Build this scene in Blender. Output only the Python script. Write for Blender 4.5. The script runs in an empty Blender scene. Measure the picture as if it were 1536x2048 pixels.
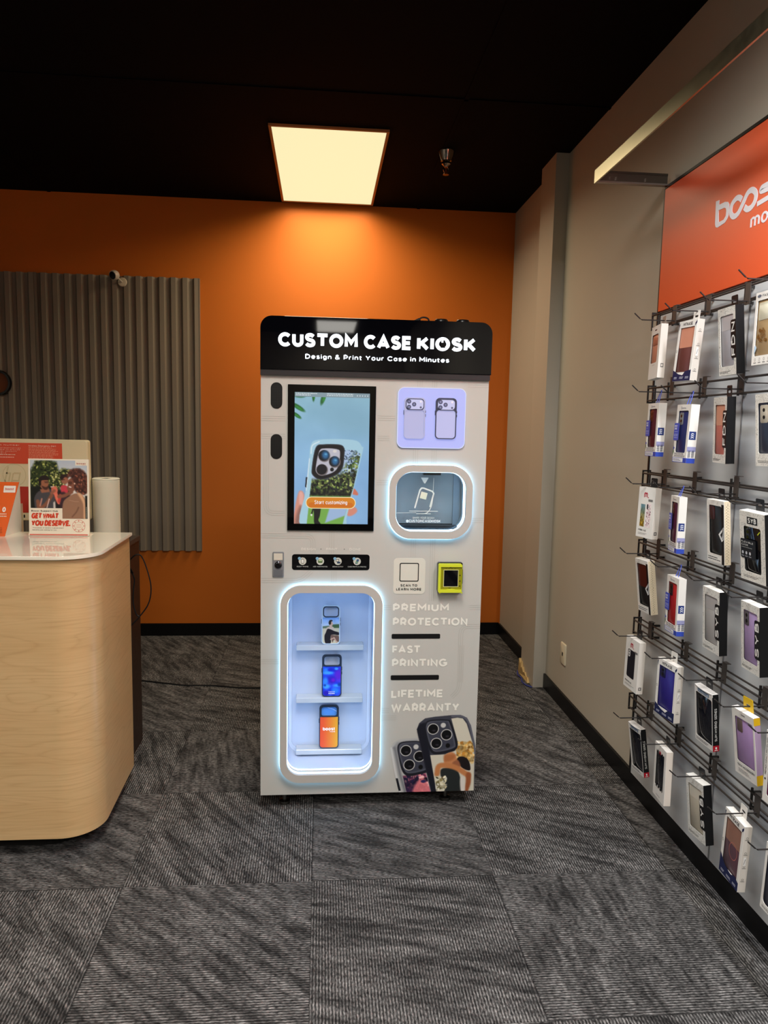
import bpy, math, random
import numpy as np
from mathutils import Matrix, Vector

random.seed(7)
rng = np.random.default_rng(11)
D = bpy.data
SC = bpy.context.scene
COL = SC.collection

# ------------------------------------------------------------------ camera
CAM_F, CAM_YAW, CAM_PITCH, CAM_ROLL, CAM_H = 1453.5, 0.0866, -0.1146, 0.0204, 1.4924
def set_camera():
    cy, sy = math.cos(CAM_YAW), math.sin(CAM_YAW)
    f = np.array([sy * math.cos(CAM_PITCH), cy * math.cos(CAM_PITCH), math.sin(CAM_PITCH)])
    r = np.array([cy, -sy, 0.0]); u = np.cross(r, f)
    c, s = math.cos(CAM_ROLL), math.sin(CAM_ROLL)
    r2, u2 = c * r + s * u, -s * r + c * u
    cam = D.cameras.new('camera'); o = D.objects.new('camera', cam); COL.objects.link(o)
    m = Matrix.Identity(4)
    for i in range(3):
        m[i][0], m[i][1], m[i][2] = r2[i], u2[i], -f[i]
    m[0][3], m[1][3], m[2][3] = 0.0, 0.0, CAM_H
    o.matrix_world = m
    cam.sensor_fit = 'VERTICAL'; cam.sensor_height = 24.0; cam.lens = CAM_F * 24.0 / 2048.0
    cam.clip_start = 0.02
    SC.camera = o
set_camera()

# ------------------------------------------------------------------ world and exposure
w = D.worlds.new('world'); SC.world = w; w.use_nodes = True
w.node_tree.nodes['Background'].inputs[0].default_value = (0.9, 0.95, 1.0, 1)
w.node_tree.nodes['Background'].inputs[1].default_value = 0.02
SC.view_settings.view_transform = 'Standard'
SC.view_settings.look = 'None'
SC.view_settings.exposure = 0.0
SC.view_settings.gamma = 1.0
SC.view_settings.use_curve_mapping = False

# light levels of the place, used by the lamp builders below
TROFFER_WATTS = 24.5          # visible warm fixture
TROFFER_COLOR = (1.0, 0.85, 0.6)
SHOP_WATTS = 52.0             # fixtures behind the camera
SHOP_COLOR = (1.0, 0.965, 0.9)
LED = (0.62, 0.84, 1.0)
RIM_LED = 5.5                 # strength of the rim strips
ALCOVE_LED = 9.0

XR, YB, ZC = 1.3193, 5.1418, 2.9908     # right wall, back wall, ceiling
XL, YF = -4.2, -6.6                     # left wall, wall behind the camera

# ------------------------------------------------------------------ colour + materials
def lin(c):
    c = np.asarray(c, float) / 255.0
    return np.where(c <= 0.04045, c / 12.92, ((c + 0.055) / 1.055) ** 2.4)

MATS = {}
def paint(kind):
    """surface families that take their own colour from the face colours of the mesh"""
    if kind in MATS: return MATS[kind]
    m = D.materials.new(kind); m.use_nodes = True; nt = m.node_tree; b = nt.nodes['Principled BSDF']
    a = nt.nodes.new('ShaderNodeAttribute'); a.attribute_name = 'Col'
    rough, metal, emit, noise, spec = {
        'matte': (0.75, 0, 0, 60, .3), 'satin': (0.45, 0, 0, 40, .35), 'gloss': (0.03, 0, 0, 0, .5), 'paper': (0.55, 0, 0, 90, .35),
        'board': (0.4, 0, 0, 0, .5), 'card': (0.4, 0, 0, 50, .3), 'plastic': (0.3, 0, 0, 0, .5), 'metal': (0.32, 1, 0, 30, .5), 'chrome': (0.12, 1, 0, 0, .5),
        'rubber': (0.6, 0, 0, 0, .4), 'acrylic': (0.15, 0, 0, 0, .5),
        'screen': (0.2, 0, .84, 0, .5), 'led': (0.5, 0, RIM_LED, 0, .2), 'alcove_led': (0.5, 0, ALCOVE_LED, 0, .2),
        'bay_led': (0.5, 0, 5.0, 0, .2), 'letter_led': (0.5, 0, 2.2, 0, .2), 'backlit': (0.3, 0, .72, 0, .4), 'diffuser': (0.5, 0, 1.0, 0, .2)}[kind]
    b.inputs['Roughness'].default_value = rough; b.inputs['Metallic'].default_value = metal
    b.inputs['Specular IOR Level'].default_value = spec
    if emit:
        nt.links.new(a.outputs['Color'], b.inputs['Emission Color']); b.inputs['Emission Strength'].default_value = emit
        b.inputs['Base Color'].default_value = (0.02, 0.02, 0.02, 1)
        if kind == 'backlit': b.inputs['Base Color'].default_value = (0.2, 0.2, 0.25, 1)
    else:
        nt.links.new(a.outputs['Color'], b.inputs['Base Color'])
    if noise:
        tc = nt.nodes.new('ShaderNodeTexCoord'); n = nt.nodes.new('ShaderNodeTexNoise'); n.inputs['Scale'].default_value = noise
        n.inputs['Detail'].default_value = 4
        r = nt.nodes.new('ShaderNodeMapRange'); r.inputs[3].default_value = rough - .06; r.inputs[4].default_value = rough + .06
        nt.links.new(tc.outputs['Object'], n.inputs['Vector']); nt.links.new(n.outputs['Fac'], r.inputs[0])
        nt.links.new(r.outputs[0], b.inputs['Roughness'])
    MATS[kind] = m
    return m

# ------------------------------------------------------------------ shape helpers (local axes: u right, v up, n towards the viewer)
def rrect(u0, v0, u1, v1, r, seg=6, corners=(1, 1, 1, 1)):
    """rounded rectangle, counter-clockwise from the lower left; corners = ll, lr, ur, ul"""
    pts = []
    for (cx, cy, a0), on in zip(((u0 + r, v0 + r, 180), (u1 - r, v0 + r, 270), (u1 - r, v1 - r, 0), (u0 + r, v1 - r, 90)), corners):
        if on and r > 0:
            for k in range(seg + 1):
                a = math.radians(a0 + 90 * k / seg); pts.append((cx + r * math.cos(a), cy + r * math.sin(a)))
        else:
            a = math.radians(a0 + 45); pts.append((cx + math.copysign(r, math.cos(a)), cy + math.copysign(r, math.sin(a))))
    return pts
def rect(u0, v0, u1, v1): return [(u0, v0), (u1, v0), (u1, v1), (u0, v1)]
def ellipse(cx, cy, rx, ry=None, seg=20, rot=0):
    ry = rx if ry is None else ry; c, s = math.cos(rot), math.sin(rot)
    return [(cx + rx * math.cos(t) * c - ry * math.sin(t) * s, cy + rx * math.cos(t) * s + ry * math.sin(t) * c) for t in (2 * math.pi * k / seg for k in range(seg))]
def catmull(pts, n=5, closed=False):
    P = [np.array(p, float) for p in pts]; out = []; N = len(P)
    for i in range(N if closed else N - 1):
        p1, p2 = P[i], P[(i + 1) % N]
        p0 = P[(i - 1) % N] if closed or i > 0 else 2 * p1 - p2
        p3 = P[(i + 2) % N] if closed or i + 2 < N else 2 * p2 - p1
        for k in range(n):
            t = k / n
            out.append(tuple(0.5 * (2 * p1 + (p2 - p0) * t + (2 * p0 - 5 * p1 + 4 * p2 - p3) * t * t + (3 * p1 - p0 - 3 * p2 + p3) * t ** 3)))
    if not closed: out.append(tuple(P[-1]))
    return out
def area2(p): return sum(p[i][0] * p[(i + 1) % len(p)][1] - p[(i + 1) % len(p)][0] * p[i][1] for i in range(len(p)))
def ccw(p): return list(p) if area2(p) > 0 else list(p)[::-1]

_fill_cache = {}
def fill_holes(loops):
    """triangulate an outline with holes through a filled 2D curve"""
    cu = D.curves.new('fill', 'CURVE'); cu.dimensions = '2D'; cu.fill_mode = 'FRONT'
    for lp in loops:
        sp = cu.splines.new('POLY'); sp.points.add(len(lp) - 1); sp.use_cyclic_u = True
        for k, (x, y) in enumerate(lp): sp.points[k].co = (x, y, 0, 1)
    o = D.objects.new('fill', cu); COL.objects.link(o)
    dg = bpy.context.evaluated_depsgraph_get(); me = D.meshes.new_from_object(o.evaluated_get(dg))
    v = [(p.co.x, p.co.y) for p in me.vertices]; f = [tuple(q.vertices) for q in me.polygons]
    D.objects.remove(o); D.curves.remove(cu); D.meshes.remove(me)
    g = []
    for t in f:
        g.append(t if area2([v[i] for i in t]) > 0 else t[::-1])
    return v, g

class MB:
    """collects shapes for ONE mesh; every face carries its own colour"""
    def __init__(s, off=(0, 0, 0)): s.v = []; s.f = []; s.c = []; s.m = []; s.mats = []; s.off = off
    def mi(s, kind):
        if kind not in s.mats: s.mats.append(kind)
        return s.mats.index(kind)
    def add(s, verts, faces, col, kind):
        b = len(s.v); o = s.off; k = s.mi(kind)
        s.v += [(p[0] + o[0], p[1] + o[1], p[2] + o[2]) for p in verts]
        col = tuple(lin(col)) if not isinstance(col, list) else col
        for i, f in enumerate(faces):
            s.f.append(tuple(b + q for q in f)); s.m.append(k)
            s.c.append(col[i] if isinstance(col, list) else col)
    def box(s, a, b, col, kind='matte'):
        x0, y0, z0 = (min(a[i], b[i]) for i in range(3)); x1, y1, z1 = (max(a[i], b[i]) for i in range(3))
        s.add([(x0, y0, z0), (x1, y0, z0), (x1, y1, z0), (x0, y1, z0), (x0, y0, z1), (x1, y0, z1), (x1, y1, z1), (x0, y1, z1)],
              [(3, 2, 1, 0), (4, 5, 6, 7), (0, 1, 5, 4), (1, 2, 6, 5), (2, 3, 7, 6), (3, 0, 4, 7)], col, kind)
    def flat(s, poly, n, col, kind='paper'):
        poly = ccw(poly); s.add([(x, y, n) for x, y in poly], [tuple(range(len(poly)))], col, kind)
    def prism(s, poly, n0, n1, col, kind='matte', bevel=0, back=True):
        poly = ccw(poly); N = len(poly)
        rings = [(poly, n0), (poly, n1 - bevel)]
        if bevel:
            c = np.mean(poly, axis=0); ext = np.ptp(np.array(poly), axis=0)
            sc = 1 - 2 * bevel / ext
            rings.append(([tuple(c + (np.array(p) - c) * sc) for p in poly], n1))
        vs = [(x, y, n) for P, n in rings for x, y in P]; fs = []
        for k in range(len(rings) - 1):
            for i in range(N):
                j = (i + 1) % N; fs.append((k * N + i, k * N + j, (k + 1) * N + j, (k + 1) * N + i))
        L = len(rings) - 1
        fs.append(tuple(L * N + i for i in range(N)))
        if back: fs.append(tuple(range(N - 1, -1, -1)))
        s.add(vs, fs, col, kind)
    def holed(s, loops, n0, n1, col, kind='matte'):
        v, f = fill_holes(loops); N = len(v)
        s.add([(x, y, n1) for x, y in v], f, col, kind)
        s.add([(x, y, n0) for x, y in v], [t[::-1] for t in f], col, kind)
        for k, lp in enumerate(loops):
            lp = ccw(lp) if k == 0 else ccw(lp)[::-1]; M = len(lp)
            s.add([(x, y, n0) for x, y in lp] + [(x, y, n1) for x, y in lp], [(i, (i + 1) % M, M + (i + 1) % M, M + i) for i in range(M)], col, kind)
    def stroke(s, pts, wd, n, col, kind='paper', n0=None, closed=False):
        """a ribbon with mitred joints; raised from n0 when given"""
        P = [np.array(p, float) for p in pts]
        if closed: P = P + [P[0], P[1]]
        L = []; R = []
        for i in range(len(P)):
            d0 = P[i] - P[i - 1] if i > 0 else P[1] - P[0]; d1 = P[i + 1] - P[i] if i < len(P) - 1 else d0
            d0 = d0 / (np.hypot(*d0) + 1e-12); d1 = d1 / (np.hypot(*d1) + 1e-12)
            t = d0 + d1; t = t / (np.hypot(*t) + 1e-9) if np.hypot(*t) > .2 else d1
            nn = np.array([-t[1], t[0]]); q = max(.5, nn @ np.array([-d1[1], d1[0]]))
            L.append(P[i] + nn * wd / 2 / q); R.append(P[i] - nn * wd / 2 / q)
        M = len(P)
        if n0 is None:
            s.add([(*p, n) for p in L] + [(*p, n) for p in R], [(M + i, M + i + 1, i + 1, i) for i in range(M - 1)], col, kind)
        else:
            vs = [(*p, n) for p in L] + [(*p, n) for p in R] + [(*p, n0) for p in L] + [(*p, n0) for p in R]; fs = []
            for i in range(M - 1):
                fs += [(M + i, M + i + 1, i + 1, i), (i, i + 1, 2 * M + i + 1, 2 * M + i), (3 * M + i, 3 * M + i + 1, M + i + 1, M + i), (2 * M + i, 2 * M + i + 1, 3 * M + i + 1, 3 * M + i)]
            fs += [(0, 2 * M, 3 * M, M), (M - 1, 2 * M - 1, 4 * M - 1, 3 * M - 1)]
            s.add(vs, fs, col, kind)
    def tube(s, pts, r, col, kind='metal', seg=8, caps=True):
        P = [Vector(p) for p in pts]; rings = []; up = Vector((0.13, 0.31, 0.94))
        for i in range(len(P)):
            t = (P[min(i + 1, len(P) - 1)] - P[max(i - 1, 0)]).normalized()
            a = t.cross(up)
            if a.length < .05: a = t.cross(Vector((1, 0, 0)))
            a.normalize(); b = t.cross(a)
            rr = r[i] if isinstance(r, (list, tuple)) else r
            rings.append([P[i] + (a * math.cos(2 * math.pi * k / seg) + b * math.sin(2 * math.pi * k / seg)) * rr for k in range(seg)])
        vs = [tuple(q) for R in rings for q in R]; fs = []
        for i in range(len(P) - 1):
            for k in range(seg):
                j = (k + 1) % seg; fs.append((i * seg + k, i * seg + j, (i + 1) * seg + j, (i + 1) * seg + k))
        if caps: fs += [tuple(range(seg - 1, -1, -1)), tuple((len(P) - 1) * seg + k for k in range(seg))]
        s.add(vs, fs, col, kind)
    def lathe(s, prof, col, kind='matte', seg=32, c=(0, 0, 0), axis='z', cap0=True, cap1=True):
        vs = []; fs = []
        for r, h in prof:
            for k in range(seg):
                a = 2 * math.pi * k / seg; x, y = r * math.cos(a), r * math.sin(a)
                p = (x, y, h) if axis == 'z' else ((x, h, y) if axis == 'y' else (h, x, y))
                vs.append((p[0] + c[0], p[1] + c[1], p[2] + c[2]))
        for i in range(len(prof) - 1):
            for k in range(seg):
                j = (k + 1) % seg; fs.append((i * seg + k, i * seg + j, (i + 1) * seg + j, (i + 1) * seg + k))
        if cap0: fs.append(tuple(range(seg - 1, -1, -1)))
        if cap1: fs.append(tuple((len(prof) - 1) * seg + k for k in range(seg)))
        s.add(vs, fs, col, kind)
    def raster(s, cv, u0, v0, u1, v1, n, kind='paper', mask=None):
        """a printed or displayed picture: a grid of cells coloured from a painted canvas"""
        H, W = cv.a.shape[:2]; us = np.linspace(u0, u1, W); vs_ = np.linspace(v1, v0, H)
        verts = [(us[i], vs_[j], n) for j in range(H) for i in range(W)]; L = lin(np.clip(cv.a, 0, 255)); fs = []; cs = []
        for j in range(H - 1):
            for i in range(W - 1):
                if mask is not None and not mask((us[i] + us[i + 1]) / 2, (vs_[j] + vs_[j + 1]) / 2): continue
                fs.append((j * W + i, (j + 1) * W + i, (j + 1) * W + i + 1, j * W + i + 1))
                cs.append((L[j, i], L[j + 1, i], L[j + 1, i + 1], L[j, i + 1]))
        s.add(verts, fs, cs, kind)
    def build(s, name, parent=None, smooth=None, mat=None):
        me = D.meshes.new(name); me.from_pydata(s.v, [], s.f)
        kinds = s.mats
        for k in kinds: me.materials.append(mat if mat and k == 'special' else paint(k))
        me.polygons.foreach_set('material_index', s.m)
        at = me.color_attributes.new('Col', 'FLOAT_COLOR', 'CORNER')
        buf = []
        for f, c in zip(s.f, s.c):
            if len(np.shape(c)) == 2:
                for q in c: buf += [float(q[0]), float(q[1]), float(q[2]), 1.0]
            else: buf += [float(c[0]), float(c[1]), float(c[2]), 1.0] * len(f)
        at.data.foreach_set('color', buf)
        me.update()
        if smooth is not None:
            me.polygons.foreach_set('use_smooth', [True] * len(s.f)); me.set_sharp_from_angle(angle=math.radians(smooth))
        o = D.objects.new(name, me); COL.objects.link(o)
        if parent is not None: o.parent = parent
        return o

def tag(o, label=None, cat=None, group=None, kind=None):
    for k, v in (('label', label), ('category', cat), ('group', group), ('kind', kind)):
        if v: o[k] = v
    return o
FRONT = Matrix(((1, 0, 0), (0, 0, -1), (0, 1, 0)))        # u -> +X, v -> +Z, n -> -Y (towards the camera)
RIGHT = Matrix(((0, 0, -1), (-1, 0, 0), (0, 1, 0)))       # u -> -Y, v -> +Z, n -> -X (into the shop)
def thing(name, label, cat, loc, rot=None, group=None):
    o = D.objects.new(name, None); COL.objects.link(o); o.empty_display_size = .05
    m = (rot or Matrix.Identity(3)).to_4x4(); m.translation = Vector(loc); o.matrix_world = m
    return tag(o, label, cat, group)
def rotz(deg): return Matrix.Rotation(math.radians(deg), 3, 'Z')

# ------------------------------------------------------------------ lettering: a stroke alphabet (cap height 1)
def arc(cx, cy, rx, ry, a0, a1, n=14):
    return [(cx + rx * math.cos(math.radians(a0 + (a1 - a0) * k / n)), cy + ry * math.sin(math.radians(a0 + (a1 - a0) * k / n))) for k in range(n + 1)]
def _el(cx, cy, rx, ry): return arc(cx, cy, rx, ry, 0, 360, 24)
GL = {
 'A': (.84, [[(0, 0), (.42, 1), (.84, 0)], [(.15, .28), (.69, .28)]]),
 'B': (.62, [[(0, -.1), (0, 1.1)], [(0, 1), (.32, 1)] + arc(.32, .76, .24, .24, 90, -90) + [(0, .52)], [(.3, .52)] + arc(.34, .26, .28, .26, 90, -90) + [(0, 0)]]),
 'C': (.78, [arc(.44, .5, .44, .5, 42, 318, 20)]),
 'D': (.72, [[(0, -.1), (0, 1.1)], [(0, 1), (.28, 1)] + arc(.28, .5, .44, .5, 90, -90) + [(0, 0)]]),
 'E': (.52, [[(.6, 0), (0, 0), (0, 1), (.6, 1)], [(0, .5), (.54, .5)]]),
 'F': (.48, [[(0, 0), (0, 1), (.58, 1)], [(0, .48), (.5, .48)]]),
 'G': (.84, [arc(.44, .5, .44, .5, 42, 330, 20), [(.46, .45), (.84, .45), (.84, .12)]]),
 'H': (.68, [[(0, 0), (0, 1)], [(.68, 0), (.68, 1)], [(0, .5), (.68, .5)]]),
 'I': (0, [[(0, 0), (0, 1)]]),
 'J': (.46, [[(.46, 1), (.46, .3)] + arc(.2, .28, .26, .28, 0, -150, 8)]),
 'K': (.68, [[(0, 0), (0, 1)], [(.66, 1), (0, .33)], [(.22, .56), (.7, 0)]]),
 'L': (.44, [[(0, 1), (0, 0), (.54, 0)]]),
 'M': (.84, [[(0, 0), (0, 1), (.42, .36), (.84, 1), (.84, 0)]]),
 'N': (.68, [[(0, 0), (0, 1), (.68, 0), (.68, 1)]]),
 'O': (.9, [_el(.45, .5, .45, .5)]),
 'P': (.6, [[(0, 0), (0, 1.1)], [(0, 1), (.3, 1)] + arc(.3, .67, .3, .33, 90, -90) + [(0, .34)]]),
 'Q': (.9, [_el(.45, .5, .45, .5), [(.52, .22), (.86, -.1)]]),
 'R': (.62, [[(0, 0), (0, 1.1)], [(0, 1), (.3, 1)] + arc(.3, .67, .3, .33, 90, -90) + [(0, .34)], [(.32, .34), (.62, 0)]]),
 'S': (.62, [catmull([(.58, .86), (.44, .97), (.28, 1), (.09, .93), (.03, .76), (.12, .6), (.32, .51), (.53, .42), (.61, .25), (.54, .07), (.34, 0), (.14, .03), (0, .15)], 3)]),
 'T': (.66, [[(-.1, 1), (.76, 1)], [(.33, 1), (.33, 0)]]),
 'U': (.66, [[(0, 1), (0, .36)] + arc(.33, .34, .33, .34, 180, 360) + [(.66, 1)]]),
 'V': (.8, [[(0, 1), (.4, 0), (.8, 1)]]),
 'W': (1.16, [[(0, 1), (.29, 0), (.58, .95), (.87, 0), (1.16, 1)]]),
 'X': (.68, [[(0, 0), (.68, 1)], [(0, 1), (.68, 0)]]),
 'Y': (.72, [[(0, 1), (.36, .42), (.72, 1)], [(.36, .45), (.36, 0)]]),
 'Z': (.6, [[(0, 1), (.6, 1), (0, 0), (.6, 0)]]),
 'a': (.52, [_el(.26, .34, .26, .34), [(.52, .7), (.52, 0)]]),
 'b': (.56, [[(0, 1.02), (0, 0)], _el(.29, .34, .28, .34)]),
 'c': (.5, [arc(.3, .35, .3, .35, 45, 315)]),
 'd': (.54, [_el(.26, .34, .26, .34), [(.54, 1.02), (.54, 0)]]),
 'e': (.56, [[(.02, .36), (.57, .36)] + arc(.29, .35, .29, .35, 8, 315)]),
 'f': (.3, [[(.1, 0), (.1, .8)] + arc(.3, .82, .2, .2, 180, 90, 5), [(-.06, .66), (.32, .66)]]),
 'g': (.54, [_el(.26, .36, .26, .33), [(.54, .7), (.54, -.08)] + arc(.28, -.06, .26, .2, 0, -150, 8)]),
 'h': (.5, [[(0, 1.02), (0, 0)], arc(.25, .42, .25, .28, 180, 0) + [(.5, 0)]]),
 'i': (0, [[(0, .7), (0, 0)], [(0, .9), (0, 1.04)]]),
 'j': (.1, [[(.1, .7), (.1, -.2)], [(.1, .9), (.1, 1.04)]]),
 'k': (.5, [[(0, 1.02), (0, 0)], [(.48, .7), (0, .25)], [(.18, .4), (.52, 0)]]),
 'l': (0, [[(0, 1.02), (0, 0)]]),
 'm': (.86, [[(0, .7), (0, 0)], arc(.215, .44, .215, .26, 180, 0) + [(.43, 0)], arc(.645, .44, .215, .26, 180, 0) + [(.86, 0)]]),
 'n': (.5, [[(0, .7), (0, 0)], arc(.25, .42, .25, .28, 180, 0) + [(.5, 0)]]),
 'o': (.58, [_el(.29, .35, .29, .35)]),
 'p': (.56, [[(0, .7), (0, -.28)], _el(.29, .35, .28, .34)]),
 'r': (.3, [[(0, .7), (0, 0)], arc(.24, .42, .24, .27, 180, 75, 6)]),
 's': (.44, [catmull([(.42, .6), (.24, .7), (.06, .63), (.06, .46), (.22, .37), (.4, .28), (.43, .12), (.26, 0), (0, .08)], 3)]),
 't': (.32, [[(.1, .92), (.1, .18)] + arc(.26, .17, .16, .17, 180, 280, 5), [(-.06, .66), (.32, .66)]]),
 'u': (.5, [[(0, .7), (0, .28)] + arc(.25, .27, .25, .27, 180, 360) + [(.5, .7)], [(.5, .2), (.5, 0)]]),
 'v': (.52, [[(0, .7), (.26, 0), (.52, .7)]]), 'w': (.8, [[(0, .7), (.2, 0), (.4, .65), (.6, 0), (.8, .7)]]),
 'x': (.48, [[(0, 0), (.48, .7)], [(0, .7), (.48, 0)]]), 'y': (.52, [[(0, .7), (.27, .02)], [(.52, .7), (.2, -.26)]]),
 'z': (.46, [[(0, .7), (.44, .7), (0, 0), (.46, 0)]]),
 '0': (.6, [_el(.3, .5, .3, .5)]), '1': (.2, [[(0, .8), (.2, 1), (.2, 0)]]), '8': (.56, [_el(.28, .76, .24, .24), _el(.28, .26, .28, .26)]),
 '.': (0, [[(0, -.14), (0, .14)]]), ',': (0, [[(0.05, .1), (-.03, -.15)]]), '-': (.3, [[(0, .4), (.3, .4)]]), '/': (.4, [[(0, 0), (.4, 1)]]),
 '&': (.72, [catmull([(.7, 0), (.16, .68), (.14, .88), (.3, 1), (.46, .88), (.4, .7), (.08, .42), (0, .2), (.14, .02), (.36, .02), (.58, .2), (.66, .42)], 3)]),
 '@': (1.0, [arc(.5, .4, .5, .52, -50, 300, 24), _el(.48, .4, .22, .26), [(.72, .64), (.72, .3), (.82, .16), (.96, .24)]]),
 '*': (.12, [[(.06, .44), (.06, .56)]]),
}
def text_strokes(txt, weight, gap=.16, slant=0):
    x = 0; out = []
    for ch in txt:
        if ch == ' ': x += .34 + gap; continue
        wd, st = GL.get(ch, GL['*'])
        for s_ in st: out.append([(x + p[0] + slant * p[1], p[1]) for p in s_])
        x += wd + weight + gap
    return out
def lettering(mb, txt, box, n, col, weight=.2, kind='paper', n0=None, gap=.16, slant=0, rot=False, cap=True):
    """fit a line of lettering into box = (u0, v0, u1, v1): v0 is the baseline, v1 the cap height; rot = reads upwards"""
    st = text_strokes(txt, weight, gap, slant); u0, v0, u1, v1 = box
    A = np.array([p for q in st for p in q]); x0, x1 = A[:, 0].min(), A[:, 0].max()
    W, H = (u1 - u0, v1 - v0) if not rot else (v1 - v0, u1 - u0)
    ws = H * weight / (1 + weight); sy = H - ws; sx = (W - ws) / max(x1 - x0, 1e-6) if x1 - x0 > .05 else sy
    for k, q in enumerate(st):
        e = k * .00004                                    # strokes that cross lie a hair apart
        pts = []
        for x, y in q:
            X, Y = (x - x0) * sx + ws / 2, y * sy + ws / 2
            pts.append((u0 + X, v0 + Y) if not rot else (u1 - Y, v0 + X))
        mb.stroke(pts, ws, n + e, col, kind, n0)
def small_print(mb, u0, v0, u1, v1, rows, n, col, kind='paper', ragged=.3):
    """lines of print too small to read"""
    h = (v1 - v0) / rows
    for r in range(rows):
        y = v1 - (r + .5) * h; x = u0; end = u1 - random.random() * ragged * (u1 - u0)
        while x < end:
            L = (u1 - u0) * random.uniform(.03, .12); mb.flat(rect(x, y - h * .22, min(x + L, end), y + h * .22), n, col, kind); x += L + (u1 - u0) * .018

# ------------------------------------------------------------------ painted canvases for prints and the screen
class Canvas:
    def __init__(s, W, H, col=(255, 255, 255)):
        s.a = np.zeros((H, W, 3)) + np.array(col, float); s.W, s.H = W, H
        s.x, s.y = np.meshgrid((np.arange(W) + .5) / W, (np.arange(H) + .5) / H)   # x right, y DOWN, 0..1
        s.asp = H / W
    def mix(s, m, col):
        col = np.asarray(col, float); s.a = s.a * (1 - m[..., None]) + col * m[..., None]
    def grad(s, c0, c1, ax='y', a=0, b=1):
        t = np.clip(((s.y if ax == 'y' else s.x) - a) / (b - a), 0, 1)[..., None]; s.a = np.array(c0, float) * (1 - t) + np.array(c1, float) * t
    def ell(s, cx, cy, rx, ry, col, soft=.1, rot=0, al=1, clip=None):
        dx, dy = s.x - cx, (s.y - cy) * s.asp; c, q = math.cos(rot), math.sin(rot)
        d = np.sqrt(((dx * c + dy * q) / rx) ** 2 + ((-dx * q + dy * c) / (ry * s.asp)) ** 2)
        m = np.clip((1 - d) / max(soft, 1e-3) + .5, 0, 1) * al
        s.mix(m if clip is None else m * clip, col)
    def mask(s, pts, soft=.006):
        P = np.array(pts, float); ins = np.zeros(s.x.shape, bool); dm = np.full(s.x.shape, 9.)
        for i in range(len(P)):
            (x0, y0), (x1, y1) = P[i], P[(i + 1) % len(P)]
            with np.errstate(divide='ignore', invalid='ignore'):
                cr = ((y0 > s.y) != (y1 > s.y)) & (s.x < (x1 - x0) * (s.y - y0) / (y1 - y0 + 1e-12) + x0)
            ins ^= cr
            ex, ey = x1 - x0, (y1 - y0) * s.asp; px, py = s.x - x0, (s.y - y0) * s.asp
            t = np.clip((px * ex + py * ey) / (ex * ex + ey * ey + 1e-12), 0, 1); dm = np.minimum(dm, np.hypot(px - t * ex, py - t * ey))
        return np.clip(np.where(ins, dm, -dm) / soft + .5, 0, 1)
    def poly(s, pts, col, soft=.006, smooth=False, al=1, clip=None):
        if smooth: pts = catmull(pts, 4, True)
        m = s.mask(pts, soft) * al; s.mix(m if clip is None else m * clip, col)
        return m
    def line(s, pts, wd, col, soft=.006, smooth=False, clip=None, al=1):
        if smooth: pts = catmull(pts, 5)
        dm = np.full(s.x.shape, 9.)
        for (x0, y0), (x1, y1) in zip(pts[:-1], pts[1:]):
            ex, ey = x1 - x0, (y1 - y0) * s.asp; px, py = s.x - x0, (s.y - y0) * s.asp
            t = np.clip((px * ex + py * ey) / (ex * ex + ey * ey + 1e-12), 0, 1); dm = np.minimum(dm, np.hypot(px - t * ex, py - t * ey))
        m = np.clip((wd / 2 - dm) / soft + .5, 0, 1) * al; s.mix(m if clip is None else m * clip, col)
    def leaves(s, n, region, cols, r=(.01, .03), clip=None, soft=.5):
        k = 0; x0, y0, x1, y1 = region
        while k < n:
            c = cols[int(rng.integers(len(cols)))]; q = rng.uniform(.6, 1.2)
            s.ell(rng.uniform(x0, x1), rng.uniform(y0, y1), rng.uniform(*r), rng.uniform(*r) / s.asp * .7, np.array(c) * q, soft, rng.uniform(0, 3), 1, clip); k += 1
    def noise(s, amp, cell=6):
        h, w_ = s.H // cell + 2, s.W // cell + 2; g = rng.uniform(-1, 1, (h, w_)); yy = np.linspace(0, h - 1.01, s.H); xx = np.linspace(0, w_ - 1.01, s.W)
        yi, xi = yy.astype(int), xx.astype(int); fy, fx = (yy - yi)[:, None], (xx - xi)[None, :]
        n = g[yi][:, xi] * (1 - fy) * (1 - fx) + g[yi + 1][:, xi] * fy * (1 - fx) + g[yi][:, xi + 1] * (1 - fy) * fx + g[yi + 1][:, xi + 1] * fy * fx
        s.a = np.clip(s.a + n[..., None] * amp, 0, 255); return n

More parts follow.
